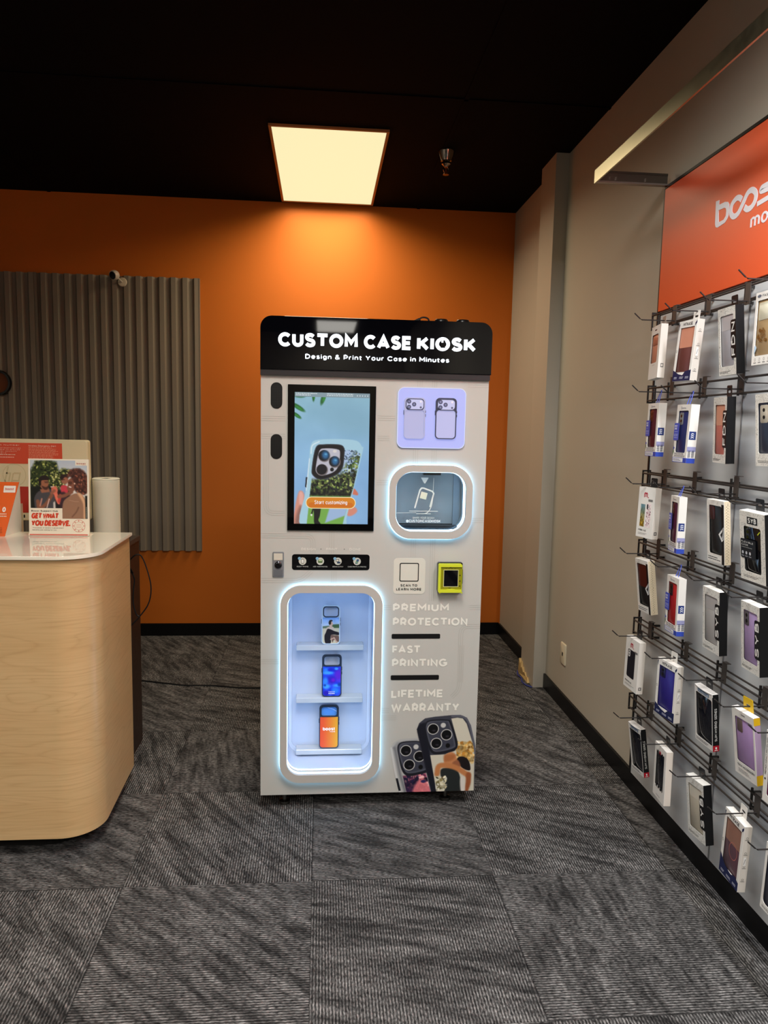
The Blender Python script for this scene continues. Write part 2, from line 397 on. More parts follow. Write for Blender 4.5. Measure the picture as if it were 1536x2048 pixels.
# ================================================================== materials of the setting
def nodes_mat(name):
    m = D.materials.new(name); m.use_nodes = True; nt = m.node_tree
    return m, nt, nt.nodes['Principled BSDF']
def N(nt, t, **kw):
    n = nt.nodes.new(t)
    for k, v in kw.items(): setattr(n, k, v)
    return n
def M_(nt, op, a, b=None, c=None, clamp=False):
    n = nt.nodes.new('ShaderNodeMath'); n.operation = op; n.use_clamp = clamp
    for i, q in enumerate((a, b, c)):
        if q is None: continue
        if isinstance(q, (int, float)): n.inputs[i].default_value = q
        else: nt.links.new(q, n.inputs[i])
    return n.outputs[0]
def wall_paint(name, rgb, rough=.6, bump=.04, spec=.35):
    m, nt, b = nodes_mat(name)
    tc = N(nt, 'ShaderNodeTexCoord'); n = N(nt, 'ShaderNodeTexNoise'); n.inputs['Scale'].default_value = 140; n.inputs['Detail'].default_value = 3
    nt.links.new(tc.outputs['Object'], n.inputs['Vector'])
    n2 = N(nt, 'ShaderNodeTexNoise'); n2.inputs['Scale'].default_value = 1.7; n2.inputs['Detail'].default_value = 5; nt.links.new(tc.outputs['Object'], n2.inputs['Vector'])
    c = lin(rgb); r = N(nt, 'ShaderNodeMix', data_type='RGBA')
    r.inputs[6].default_value = (*(c * .95), 1); r.inputs[7].default_value = (*np.minimum(c * 1.05, 1), 1)
    nt.links.new(n2.outputs['Fac'], r.inputs[0]); nt.links.new(r.outputs[2], b.inputs['Base Color'])
    bp = N(nt, 'ShaderNodeBump'); bp.inputs['Strength'].default_value = bump; bp.inputs['Distance'].default_value = .002
    nt.links.new(n.outputs['Fac'], bp.inputs['Height']); nt.links.new(bp.outputs[0], b.inputs['Normal'])
    b.inputs['Roughness'].default_value = rough; b.inputs['Specular IOR Level'].default_value = spec
    return m
TILE, GX, GY = .6096, -.018, 1.6476
def carpet():
    m, nt, b = nodes_mat('carpet_tiles'); L = nt.links
    tc = N(nt, 'ShaderNodeTexCoord'); sp = N(nt, 'ShaderNodeSeparateXYZ'); L.new(tc.outputs['Object'], sp.inputs[0]); x, y = sp.outputs[0], sp.outputs[1]
    tx, ty = M_(nt, 'DIVIDE', M_(nt, 'SUBTRACT', x, GX), TILE), M_(nt, 'DIVIDE', M_(nt, 'SUBTRACT', y, GY), TILE)
    ix, iy = M_(nt, 'FLOOR', tx), M_(nt, 'FLOOR', ty)
    par = M_(nt, 'FLOORED_MODULO', M_(nt, 'ADD', ix, iy), 2.0)           # quarter-turned tiles
    def pick(a, c):                                                     # parity 0 -> a, 1 -> c
        return M_(nt, 'ADD', M_(nt, 'MULTIPLY', a, M_(nt, 'SUBTRACT', 1.0, par)), M_(nt, 'MULTIPLY', c, par))
    across, along = pick(x, y), pick(y, x)
    wob = N(nt, 'ShaderNodeTexNoise'); wob.inputs['Scale'].default_value = 60; wob.inputs['Detail'].default_value = 2; L.new(tc.outputs['Object'], wob.inputs['Vector'])
    ac = M_(nt, 'ADD', across, M_(nt, 'MULTIPLY', M_(nt, 'SUBTRACT', wob.outputs['Fac'], .5), .0035))
    rib = M_(nt, 'ADD', M_(nt, 'MULTIPLY', M_(nt, 'SINE', M_(nt, 'MULTIPLY', ac, 2 * math.pi / .0087)), .5), .5)
    # yarn flecks, stretched along the rib
    cv = N(nt, 'ShaderNodeCombineXYZ'); L.new(M_(nt, 'MULTIPLY', across, 230.0), cv.inputs[0]); L.new(M_(nt, 'MULTIPLY', along, 85.0), cv.inputs[1]); L.new(M_(nt, 'MULTIPLY', ix, 7.3), cv.inputs[2])
    fl = N(nt, 'ShaderNodeTexNoise'); fl.inputs['Scale'].default_value = 1; fl.inputs['Detail'].default_value = 2; L.new(cv.outputs[0], fl.inputs['Vector'])
    # brushed streaks that cross each tile at their own slant
    wn = N(nt, 'ShaderNodeTexWhiteNoise', noise_dimensions='2D'); cw = N(nt, 'ShaderNodeCombineXYZ'); L.new(ix, cw.inputs[0]); L.new(iy, cw.inputs[1]); L.new(cw.outputs[0], wn.inputs['Vector'])
    ang = M_(nt, 'ADD', M_(nt, 'MULTIPLY', wn.outputs['Value'], 1.3), .25); ca, sa = M_(nt, 'COSINE', ang), M_(nt, 'SINE', ang)
    p = M_(nt, 'ADD', M_(nt, 'MULTIPLY', across, ca), M_(nt, 'MULTIPLY', along, sa)); q = M_(nt, 'SUBTRACT', M_(nt, 'MULTIPLY', along, ca), M_(nt, 'MULTIPLY', across, sa))
    cs = N(nt, 'ShaderNodeCombineXYZ'); L.new(M_(nt, 'MULTIPLY', p, 32.0), cs.inputs[0]); L.new(M_(nt, 'MULTIPLY', q, 5.0), cs.inputs[1]); L.new(M_(nt, 'MULTIPLY', wn.outputs['Value'], 31.0), cs.inputs[2])
    st = N(nt, 'ShaderNodeTexNoise'); st.inputs['Scale'].default_value = 1; st.inputs['Detail'].default_value = 4; st.inputs['Roughness'].default_value = .6; L.new(cs.outputs[0], st.inputs['Vector'])
    big = N(nt, 'ShaderNodeTexNoise'); big.inputs['Scale'].default_value = 9; big.inputs['Detail'].default_value = 3; L.new(tc.outputs['Object'], big.inputs['Vector'])
    mr = N(nt, 'ShaderNodeMapRange'); mr.inputs[1].default_value = .34; mr.inputs[2].default_value = .66; mr.inputs[3].default_value = .30; mr.inputs[4].default_value = 1.5; L.new(st.outputs['Fac'], mr.inputs[0])
    mf = N(nt, 'ShaderNodeMapRange'); mf.inputs[1].default_value = .3; mf.inputs[2].default_value = .7; mf.inputs[3].default_value = .15; mf.inputs[4].default_value = 1.9; L.new(fl.outputs['Fac'], mf.inputs[0])
    v = M_(nt, 'MULTIPLY', M_(nt, 'MULTIPLY', M_(nt, 'ADD', M_(nt, 'MULTIPLY', rib, .80), .16), mf.outputs[0]), M_(nt, 'MULTIPLY', mr.outputs[0], M_(nt, 'ADD', M_(nt, 'MULTIPLY', big.outputs['Fac'], .5), .75)))
    fx, fy = M_(nt, 'FRACT', tx), M_(nt, 'FRACT', ty)
    edge = M_(nt, 'MINIMUM', M_(nt, 'MINIMUM', fx, M_(nt, 'SUBTRACT', 1.0, fx)), M_(nt, 'MINIMUM', fy, M_(nt, 'SUBTRACT', 1.0, fy)))
    seam = M_(nt, 'ADD', M_(nt, 'MULTIPLY', M_(nt, 'DIVIDE', edge, .006, clamp=True), .5), .5)
    v = M_(nt, 'MULTIPLY', v, seam)
    r = N(nt, 'ShaderNodeMix', data_type='RGBA'); r.inputs[6].default_value = (.005, .005, .0055, 1); r.inputs[7].default_value = (.178, .170, .166, 1); L.new(v, r.inputs[0]); r.clamp_factor = False
    L.new(r.outputs[2], b.inputs['Base Color']); b.inputs['Roughness'].default_value = .95; b.inputs['Specular IOR Level'].default_value = .15
    bp = N(nt, 'ShaderNodeBump'); bp.inputs['Strength'].default_value = .7; bp.inputs['Distance'].default_value = .004; L.new(M_(nt, 'ADD', rib, M_(nt, 'MULTIPLY', fl.outputs['Fac'], .6)), bp.inputs['Height']); L.new(bp.outputs[0], b.inputs['Normal'])
    return m
def maple():
    m, nt, b = nodes_mat('maple_laminate'); L = nt.links
    tc = N(nt, 'ShaderNodeTexCoord'); at = N(nt, 'ShaderNodeAttribute'); at.attribute_name = 'flow'
    mp = N(nt, 'ShaderNodeMapping'); mp.inputs['Scale'].default_value = (.9, 1, 6.5); L.new(at.outputs['Vector'], mp.inputs['Vector'])
    n1 = N(nt, 'ShaderNodeTexNoise'); n1.inputs['Scale'].default_value = 1.15; n1.inputs['Detail'].default_value = 2; n1.inputs['Distortion'].default_value = .5; L.new(mp.outputs[0], n1.inputs['Vector'])
    cont = M_(nt, 'FRACT', M_(nt, 'MULTIPLY', n1.outputs['Fac'], 15.0))              # growth-ring contours
    ring = M_(nt, 'POWER', M_(nt, 'ABSOLUTE', M_(nt, 'SUBTRACT', M_(nt, 'MULTIPLY', cont, 2.0), 1.0)), 5.0)
    mp2 = N(nt, 'ShaderNodeMapping'); mp2.inputs['Scale'].default_value = (6, 6, 160); L.new(at.outputs['Vector'], mp2.inputs['Vector'])
    n2 = N(nt, 'ShaderNodeTexNoise'); n2.inputs['Scale'].default_value = 1; n2.inputs['Detail'].default_value = 4; L.new(mp2.outputs[0], n2.inputs['Vector'])
    n3 = N(nt, 'ShaderNodeTexNoise'); n3.inputs['Scale'].default_value = .9; n3.inputs['Detail'].default_value = 2; L.new(mp.outputs[0], n3.inputs['Vector'])
    r1 = N(nt, 'ShaderNodeMix', data_type='RGBA'); r1.inputs[6].default_value = (*lin((198, 161, 110)), 1); r1.inputs[7].default_value = (*lin((218, 186, 138)), 1); L.new(n3.outputs['Fac'], r1.inputs[0])
    r2 = N(nt, 'ShaderNodeMix', data_type='RGBA'); r2.inputs[7].default_value = (*lin((172, 130, 82)), 1); L.new(r1.outputs[2], r2.inputs[6])
    L.new(M_(nt, 'ADD', M_(nt, 'MULTIPLY', ring, .26), M_(nt, 'MULTIPLY', M_(nt, 'SUBTRACT', n2.outputs['Fac'], .42), .8), clamp=True), r2.inputs[0])
    L.new(r2.outputs[2], b.inputs['Base Color']); b.inputs['Roughness'].default_value = .3; b.inputs['Specular IOR Level'].default_value = .45
    return m
M_ORANGE = wall_paint('orange_wall_paint', (206, 108, 26))
M_GREY = wall_paint('greige_wall_paint', (188, 180, 165), .55)
M_CEIL = wall_paint('black_ceiling_paint', (3, 3, 6), .9, .1, .1)
M_BASE = wall_paint('black_vinyl_base', (9, 9, 11), .4, 0, .3)
M_TRIM = wall_paint('greige_pilaster_paint', (188, 180, 165), .4)
M_CARPET = carpet()
M_MAPLE = maple()

def solid(name, a, b, mat, kind='structure'):
    mb = MB(); mb.box(a, b, (128, 128, 128), 'special'); o = mb.build(name, None, None, mat)
    return tag(o, kind=kind)
# ================================================================== the room
solid('floor', (XL, YF, -.1), (XR, YB, 0), M_CARPET)
mb = MB(); mb.box((XL, YF, ZC), (XR, YB, ZC + .1), (14, 13, 16), 'special')
for k in range(-3, 3):                                                   # faint grid of the painted drop ceiling
    mb.box((.02 - .61 + k * 1.22, YF, ZC - .004), (.02 - .61 + k * 1.22 + .02, YB, ZC), (14, 13, 16), 'special') if abs(k) > 0 else None
for yy in np.arange(YF + .3, 3.7, 1.22): mb.box((XL, yy, ZC - .004), (XR, yy + .02, ZC), (14, 13, 16), 'special')
tag(mb.build('ceiling', None, None, M_CEIL), kind='structure')
solid('wall_back', (XL - .1, YB, -.1), (XR + .1, YB + .1, ZC + .1), M_ORANGE)
solid('wall_right', (XR, YF, -.1), (XR + .1, YB, ZC + .1), M_GREY)
solid('wall_left', (XL - .1, YF, -.1), (XL, YB, ZC + .1), M_GREY)
solid('wall_rear', (XL - .1, YF - .1, -.1), (XR + .1, YF, ZC + .1), M_GREY)
solid('trim_1', (1.246, 4.03, 0), (XR, 4.29, ZC), M_TRIM)                 # boxed pilaster on the right wall
solid('baseboard_back', (XL, YB - .012, 0), (1.309, YB, .088), M_BASE)
solid('baseboard_right', (XR - .012, YF, 0), (XR, 4.03, .084), M_BASE)
solid('trim_2', (XR - .012, 4.29, 0), (XR, YB - .012, .084), M_BASE)       # base between pilaster and corner

# ------------------------------------------------------------------ ceiling fixtures
def troffer(label, x, y, watts, color, glow, spread=2.8):
    t = thing('ceiling_light', label, 'ceiling light', (x, y, ZC), None, 'recessed troffers in the black ceiling')
    W, L = .29, .605
    f = MB(); z0, z1 = -.012, -.0005
    for a, b in (((-W - .014, -L - .014), (-W, L + .014)), ((W, -L - .014), (W + .014, L + .014)), ((-W, -L - .014), (W, -L)), ((-W, L), (W, L + .014))):
        f.box((*a, z0), (*b, z1), (176, 120, 74), 'satin')
    f.build('frame', t)
    d = MB(); d.box((-W, -L, -.008), (W, L, -.001), glow, 'diffuser'); d.build('diffuser', t)
    li = D.lights.new('lamp', 'AREA'); li.shape = 'RECTANGLE'; li.size = 2 * W - .02; li.size_y = 2 * L - .02; li.energy = watts; li.color = color; li.spread = spread
    lo = D.objects.new('lamp', li); COL.objects.link(lo); lo.parent = t; lo.location = (0, 0, -.014)
    return t
troffer('glowing cream troffer in the black ceiling above the kiosk', .02, 4.47, TROFFER_WATTS, TROFFER_COLOR, (248, 238, 186))
for x, y, dim in ((.02, 1.1, 1), (.02, -1.7, 1), (.19, -5.7, .3), (-2.4, -1.7, 1.35)):
    troffer('troffer recessed in the black ceiling behind the camera, over the shop floor', x, y, SHOP_WATTS * dim, SHOP_COLOR, (248, 240, 214), 2.8 if y > -3 else math.pi)

t = thing('fire_sprinkler', 'chrome pendant sprinkler head hanging from the black ceiling beside the troffer', 'sprinkler', (.656, 4.10, ZC))
m = MB(); m.lathe([(.047, -.001), (.046, -.006), (.036, -.03), (.03, -.046), (.029, -.05), (.018, -.05)], (150, 145, 138), 'chrome'); m.build('escutcheon', t, 40)
m = MB(); m.lathe([(.019, -.05), (.024, -.056), (.024, -.066), (.015, -.074), (.012, -.082)], (150, 132, 118), 'chrome'); m.build('body', t, 40)
m = MB()
for s in (-1, 1): m.tube([(s * .011, 0, -.08), (s * .014, 0, -.094), (s * .006, 0, -.112), (0, 0, -.116)], .003, (140, 120, 105), 'chrome')
m.tube([(0, 0, -.08), (0, 0, -.11)], .0025, (150, 60, 40), 'gloss'); m.build('frame_arm', t, 40)
m = MB(); m.lathe([(.004, -.112), (.017, -.118), (.017, -.121), (.004, -.122)], (140, 110, 90), 'chrome'); m.build('deflector', t, 40)

# ------------------------------------------------------------------ wall outlet and the damaged foot of the pilaster
t = thing('wall_outlet', 'ivory data outlet plate low on the grey right wall', 'outlet', (XR, 3.735, .297), RIGHT)
m = MB(); m.prism(rrect(-.04, -.058, .04, .058, .006), 0, .007, (226, 214, 186), 'plastic', .003); m.build('plate', t, 40)
m = MB(); m.box((-.008, -.012, .0072), (.008, .008, .0076), (28, 24, 20), 'plastic'); m.build('socket', t)
rg = random.Random(5); edge = [(4.292, .004), (4.285, .095), (4.262, .070), (4.250, .088), (4.232, .052), (4.214, .062), (4.196, .034), (4.170, .044), (4.150, .022), (4.118, .028), (4.092, .004)]
m = MB(); n = len(edge); fr = [(1.2385 - .010 * rg.random() - .05 * max(0, .05 - z) * rg.random(), y, z) for y, z in edge]
m.add(fr + [(1.2452, y, z) for y, z in edge], [tuple(range(n - 1, -1, -1)), tuple(range(n, 2 * n))] + [(k, (k + 1) % n, n + (k + 1) % n, n + k) for k in range(n)], (196, 164, 108), 'matte')
m.add([(1.236, 4.252, .05), (1.235, 4.236, .03), (1.234, 4.244, .064)], [(0, 1, 2)], (40, 34, 28), 'matte')
tag(m.build('torn_drywall'), 'torn tan strip of drywall paper at the foot of the grey pilaster', 'scrap')
m = MB(); m.tube(catmull([(1.225, 4.285, .012), (1.212, 4.23, .006), (1.216, 4.17, .009), (1.206, 4.11, .005), (1.214, 4.05, .007), (1.24, 4.02, .005)], 6), .004, (48, 58, 130), 'rubber')
tag(m.build('blue_wire'), 'loose blue wire lying along the carpet at the foot of the pilaster', 'wire')

# ------------------------------------------------------------------ corrugated panel, security camera, clock on the orange wall
def corrugated():
    m = MB(); x0, x1, z0, z1 = -2.55, -.836, .612, 2.468; pitch, dep = .0767, .022; yb = YB - .002
    prof = []; x = x1
    seq = [(.030, 0), (.012, 1), (.0227, 0), (.012, -1)]; lev = 1; prof.append((x, dep)); i = 0
    while x > x0:
        for wd, st in seq:
            x -= wd
            if st == 1: lev = 0
            if st == -1: lev = 1
            prof.append((x, dep * lev + .003))
    P = [(px, yb - d) for px, d in prof]; th = .0015; col = (138, 125, 110)
    n = len(P); vs = [(x, y, z0) for x, y in P] + [(x, y, z1) for x, y in P] + [(x, y + th, z0) for x, y in P] + [(x, y + th, z1) for x, y in P]; fs = []
    for k in range(n - 1):
        fs += [(k + 1, k, n + k, n + k + 1), (2 * n + k, 2 * n + k + 1, 3 * n + k + 1, 3 * n + k), (n + k, 3 * n + k, 3 * n + k + 1, n + k + 1), (k, k + 1, 2 * n + k + 1, 2 * n + k)]
    m.add(vs, fs, col, 'satin')
    t = thing('corrugated_panel', 'dark grey corrugated metal sheeting fixed over the orange back wall', 'wall panel', (-1.69, YB, .612))
    m.off = (0, 0, 0); m.v = [(x + 1.69, y - YB, z - .612) for x, y, z in m.v]; m.build('sheet', t)
    e = MB(); e.box((-.836 + 1.69, -.026, 0), (-.832 + 1.69, -.001, 1.856), (126, 115, 102), 'satin')
    e.build('edge_flashing', t)
    s_ = MB(); s_.box((-1.905 + 1.69, -.0272, 0), (-1.889 + 1.69, -.0232, 1.856), (122, 111, 98), 'satin'); s_.build('lap_seam', t)
corrugated()
t = thing('security_camera', 'small white round camera on a disc mount at the top of the corrugated panel', 'camera', (-1.336, YB - .026, 2.424), FRONT)
m = MB(); m.lathe([(.030, 0), (.030, .005), (.026, .009), (.008, .010)], (214, 202, 178), 'plastic'); m.build('mount', t, 40)
m = MB(); m.tube([(0, 0, .008), (-.004, .006, .03), (-.02, .02, .046)], .0055, (220, 205, 185), 'plastic'); m.build('arm', t, 40)
hd = MB(); hd.lathe([(.012, -.022), (.026, -.02), (.031, -.008), (.031, .014), (.028, .018)], (222, 205, 188), 'plastic', 32); h = hd.build('camera_head', t, 40)
h.matrix_local = Matrix.Translation((-.034, .032, .064)) @ Matrix.Rotation(.35, 4, 'X') @ Matrix.Rotation(-.5, 4, 'Y')
ln = MB(); ln.lathe([(.0245, .0182), (.0245, .0195), (.018, .0205), (.008, .021)], (14, 16, 34), 'gloss', 32); ln.build('lens', h, 40)
t = thing('wall_clock', 'round black-rimmed disc cut off by the left edge, in front of the corrugated panel', 'clock', (-2.150, YB - .03, 1.742), FRONT)
m = MB(); m.lathe([(.062, .0), (.084, .0), (.086, .02), (.082, .03), (.07, .03), (.066, .018)], (8, 8, 10), 'gloss', 40, cap0=False, cap1=False); m.build('rim', t, 50)
m = MB(); m.lathe([(.068, .002), (.068, .016)], (120, 64, 30), 'satin', 40); m.build('face', t, 40)

# ================================================================== the kiosk
KX, KY = .1975, 2.714
kiosk = thing('custom_case_kiosk', 'tall off-white vending kiosk with black lit header and glowing frames, standing free on the carpet', 'kiosk', (KX, KY, 0), FRONT)
def K(): return MB((-KX, 0, 0))
def ck(o, **k): return o
U0, U1, ZB, ZT, DEP = -.2245, .6195, .063, 1.677, .66
IVORY = (188, 186, 179)
R1O, R1I = (.2527, 1.0805, .5671, 1.3587), (.2778, 1.1085, .5421, 1.3329)     # pick-up window frame: outer, inner
R2O, R2I = (-.1500, .1222, .2358, .9005), (-.1235, .1535, .2065, .8723)       # display alcove frame
r1o, r1i = rrect(*R1O, .085, 10), rrect(*R1I, .062, 10)
r2o, r2i = rrect(*R2O, .078, 10), rrect(*R2I, .052, 10)
A_DEP = .19
m = K()
m.holed([rect(U0, ZB, U1, ZT), r1i, r2i], -.018, 0, IVORY, 'satin')
m.box((U0, ZB, -DEP), (U0 + .018, ZT, -.018), IVORY, 'satin'); m.box((U1 - .018, ZB, -DEP), (U1, ZT, -.018), IVORY, 'satin')
m.box((U0 + .018, ZB, -DEP), (U1 - .018, ZT, -DEP + .018), IVORY, 'satin'); m.box((U0 + .018, ZB, -DEP + .018), (U1 - .018, ZB + .018, -.018), (40, 40, 40), 'satin')
cab = m
m = K()
m.prism(rrect(U0 - .001, 1.697, U1 + .004, 1.887, .042, 10, (0, 0, 1, 1)), -DEP, .016, (5, 5, 9), 'gloss', .0015)
m.build('header', kiosk)
m = K(); m.prism(rect(U0 - .001, 1.6765, U1 + .001, 1.697), -DEP, .012, (38, 34, 35), 'satin'); m.build('header_strip', kiosk)
for word, a, b in (('CUSTOM', -.1613, .1257), ('CASE', .1480, .3245), ('KIOSK', .3430, .5616)):
    m = K(); lettering(m, word, (a, 1.7790, b, 1.8285), .022, (240, 248, 255), .33, 'letter_led', .0162, .07); o = m.build('title_word', kiosk); o['label'] = 'glowing white capital lettering'
    if word == 'KIOSK':
        m = K(); m.flat(rect(.4295, 1.7900, .4465, 1.8170), .0224, (8, 8, 14), 'gloss'); m.flat(rect(.4320, 1.8090, .4395, 1.8160), .0226, (245, 250, 255), 'letter_led'); m.build('letter_emblem', o)
m = K(); lettering(m, 'Design & Print Your Case in Minutes', (-.0639, 1.7375, .4633, 1.7545), .0195, (236, 246, 255), .25, 'letter_led', .0162, .12)
m.build('tagline_lettering', kiosk)['label'] = 'smaller glowing white lettering'

# printed circuit-like lines, barely darker than the body
m = cab; LC = (174, 171, 163)
def tri(pts, gap=.008, rad=.03):
    P = []
    for i, p in enumerate(pts):
        if 0 < i < len(pts) - 1:
            a, b, c = (np.array(q, float) for q in (pts[i - 1], p, pts[i + 1])); d0 = (a - b) / np.hypot(*(a - b)); d1 = (c - b) / np.hypot(*(c - b)); rad_ = min(rad, .45 * np.hypot(*(a - b)), .45 * np.hypot(*(c - b)))
            P += [tuple((1 - t) ** 2 * (b + d0 * rad_) + 2 * t * (1 - t) * b + t * t * (b + d1 * rad_)) for t in np.linspace(0, 1, 7)]
        else: P.append(p)
    A = np.array(P); T = np.gradient(A, axis=0); T /= np.hypot(T[:, 0], T[:, 1])[:, None] + 1e-9; Nn = np.stack([-T[:, 1], T[:, 0]], 1)
    for k in (-1, 0, 1): m.stroke(A + Nn * gap * k, .0014, .0005, LC, 'satin')
for pts in ([(-.2235, 1.52), (-.135, 1.52)], [(-.2235, 1.455), (-.135, 1.455)], [(-.205, 1.44), (-.205, 1.17), (-.135, 1.17)], [(-.2235, 1.085), (-.03, 1.085), (-.03, 1.02)], [(.04, 1.10), (.04, 1.02)],
            [(.205, 1.53), (.27, 1.53)], [(.205, 1.455), (.25, 1.455)], [(.36, 1.672), (.36, 1.648)], [(.415, 1.672), (.415, 1.648)], [(.35, 1.418), (.35, 1.362)], [(.42, 1.418), (.42, 1.362)],
            [(.54, 1.66), (.619, 1.66)], [(.205, 1.29), (.248, 1.29)], [(.572, 1.15), (.619, 1.15)], [(.35, 1.076), (.35, 1.006)], [(.425, 1.076), (.425, .835)], [(-.2235, .915), (-.075, .915), (-.035, .952)],
            [(.05, .952), (.05, .905)], [(.575, .81), (.619, .81)], [(.242, .81), (.272, .81)], [(.619, .735), (.545, .735), (.545, .48), (.515, .45)], [(-.2235, .60), (-.156, .60)], [(.55, .66), (.55, .51)], [(.242, .40), (.272, .40)], [(.242, .37), (.30, .37)]):
    tri(pts)
m.build('cabinet', kiosk)

for z0, z1 in ((1.5564, 1.6513), (1.3722, 1.4635)):
    m = K(); m.prism(rrect(-.1885, z0, -.1467, z1, .0205, 8), 0, .003, (10, 10, 11), 'plastic', .001); s = m.build('speaker', kiosk)
    m = K()
    for j in range(14):
        for i in range(6):
            u, v = -.183 + i * .0062, z0 + .008 + j * .0059
            if z0 + .012 < v < z1 - .012 or 0 < i < 5: m.flat(ellipse(u, v, .0016, .0016, 6), .0032, (48, 46, 45), 'plastic')
    m.build('grille', s)

# touch screen
m = K(); m.prism(rect(-.1262, 1.1068, .1970, 1.6452), 0, .008, (4, 4, 5), 'gloss', .001); scr = m.build('touch_screen', kiosk)
SD = (-.1012, 1.1327, .1740, 1.6180)
def screen_picture():
    c = Canvas(150, 264, (150, 190, 222)); c.grad((150, 196, 214), (138, 182, 226), 'y', 0, .6)
    c.noise(7, 40); c.noise(3, 14)
    c.ell(.75, .18, .4, .12, (136, 180, 204), 1.2, .3); c.ell(.3, .5, .3, .1, (150, 196, 232), 1.2)
    for x, y, rx, ry, rot in ((.03, .02, .1, .02, .2), (.25, .03, .018, .04, .0), (.38, .04, .028, .055, .3), (.05, .115, .1, .016, .55), (.03, .175, .07, .013, .6), (.1, .02, .06, .018, .1)):
        c.ell(x, y, rx, ry, (30, 98, 44), .5, rot); c.ell(x + .01, y + .005, rx * .6, ry * .5, (50, 140, 56), .7, rot)
    # hand behind the case
    skin, sk2 = (224, 150, 130), (190, 112, 94)
    c.poly([(.0, 1.0), (.02, .86), (.06, .76), (.1, .745), (.135, .77), (.15, .84), (.14, 1.0)], skin, .02, True); c.poly([(.07, .765), (.1, .752), (.125, .78), (.118, .85), (.075, .85)], (236, 176, 164), .02, True)
    c.poly([(.02, 1), (.05, .9), (.1, .86), (.11, 1)], (150, 106, 96), .04, True)
    c.poly([(.74, .73), (.8, .72), (.86, .76), (.84, .775), (.74, .755)], (216, 120, 96), .015, True)
    c.poly([(.7, .91), (.76, .86), (.83, .87), (.85, .9), (.79, .93), (.73, .935)], (222, 144, 122), .02, True)
    # clear case with the printed photo
    body = catmull([(.22, .40), (.32, .355), (.78, .352), (.9, .40), (.905, .46), (.72, .92), (.66, 1.02), (.1, 1.02), (.155, .75), (.2, .5)], 5, True)
    bm = c.poly(body, (172, 212, 230), .01)
    ph = [(.27, .43), (.82, .43), (.885, .46), (.80, .70), (.69, .92), (.65, 1.02), (.17, 1.02), (.22, .74)]
    pm = c.mask(ph, .01); c.mix(pm * 1, (176, 200, 232))
    c.leaves(260, (.62, .43, .92, .62), [(60, 92, 40), (196, 206, 130), (40, 56, 34), (140, 164, 78)], (.008, .022), pm * np.clip((c.x - .80 + (c.y - .42) * 1.2) * 9, 0, 1))
    c.leaves(70, (.66, .42, .9, .53), [(70, 104, 150), (40, 60, 70)], (.005, .012), pm)
    tr = pm * np.clip((c.y - .60 - .12 * (.6 - c.x)) * 22, 0, 1) * np.clip((.80 - c.y) * 40, 0, 1)
    c.mix(tr * .9, (22, 28, 20)); c.leaves(420, (.2, .60, .86, .79), [(24, 32, 18), (64, 90, 40), (120, 140, 66), (12, 14, 10), (180, 190, 110)], (.01, .026), tr)
    c.mix(tr * np.clip((c.y - .72) * 14, 0, .85), (12, 12, 10))
    gr = pm * np.clip((c.y - .775) * 60, 0, 1); c.mix(gr, (122, 176, 78)); c.poly([(.48, .87), (.75, .8), (.7, .93), (.42, .99)], (164, 190, 226), .02, False, 1, pm)
    c.poly([(.27, .83), (.36, .83), (.35, .93), (.33, .97), (.36, 1.0), (.28, 1.0), (.27, .93)], (18, 20, 18), .01, True, 1, pm); c.line([(.27, .86), (.24, .92)], .02, (24, 24, 22)); c.ell(.235, .93, .012, .008, (240, 240, 230))
    c.poly([(.58, .765), (.63, .755), (.62, .785)], (20, 20, 18), .008)
    c.line([(.225, .46), (.24, .40), (.33, .37)], .012, (236, 250, 255), .012, True); c.line([(.205, .50), (.165, .74)], .012, (226, 240, 250), .01)
    # camera opening
    cam = catmull([(.29, .415), (.40, .392), (.6, .392), (.66, .415), (.665, .46), (.64, .57), (.54, .625), (.36, .655), (.255, .625), (.24, .57)], 5, True)
    c.poly(cam, (14, 14, 18), .008); c.line(cam + cam[:1], .012, (52, 56, 64), .006)
    c.poly(catmull([(.335, .44), (.42, .42), (.57, .425), (.61, .45), (.59, .55), (.52, .60), (.37, .627), (.3, .605), (.29, .56)], 5, True), (196, 194, 206), .008)
    for x, y, r in ((.395, .474, .072), (.535, .518, .070), (.368, .58, .070)):
        c.ell(x + .006, y + .004, r + .008, (r + .008) / c.asp, (120, 110, 110), .1); c.ell(x, y, r, r / c.asp, (12, 16, 24), .08)
    for x, y in ((.415, .47), (.545, .515)): c.ell(x, y, .045, .03, (44, 108, 160), .9); c.ell(x + .006, y - .006, .018, .008, (90, 160, 205), .8)
    c.ell(.505, .58, .026, .015, (14, 16, 18), .2)
    c.ell(.54, .44, .026, .012, (226, 220, 216), .4)
    c.poly([(.158, .64), (.178, .64), (.165, .72), (.148, .715)], (18, 20, 26), .006)
    return c
m = K(); m.raster(screen_picture(), *SD, .0085, 'screen'); d = m.build('display', scr)
m = K()
m.prism(rrect(-.0585, 1.1900, .128, 1.2345, .022, 8), .0088, .0089, (252, 238, 190), 'screen'); m.prism(rrect(-.0555, 1.1925, .125, 1.232, .0197, 8), .0090, .0091, (226, 138, 32), 'screen')
m.prism(rrect(-.048, 1.1955, .118, 1.213, .009, 6), .0092, .00925, (218, 116, 24), 'screen')
lettering(m, 'Start customizing', (-.026, 1.207, .096, 1.2215), .0095, (255, 255, 255), .15, 'screen')
m.build('start_button', scr)
m = K(); m.flat(rect(-.1008, 1.6015, .1738, 1.6178), .0087, (136, 158, 168), 'screen'); small_print(m, -.097, 1.605, -.005, 1.6165, 2, .0089, (236, 244, 246), 'screen', .5); small_print(m, .016, 1.605, .115, 1.6165, 2, .0089, (226, 236, 240), 'screen', .5)
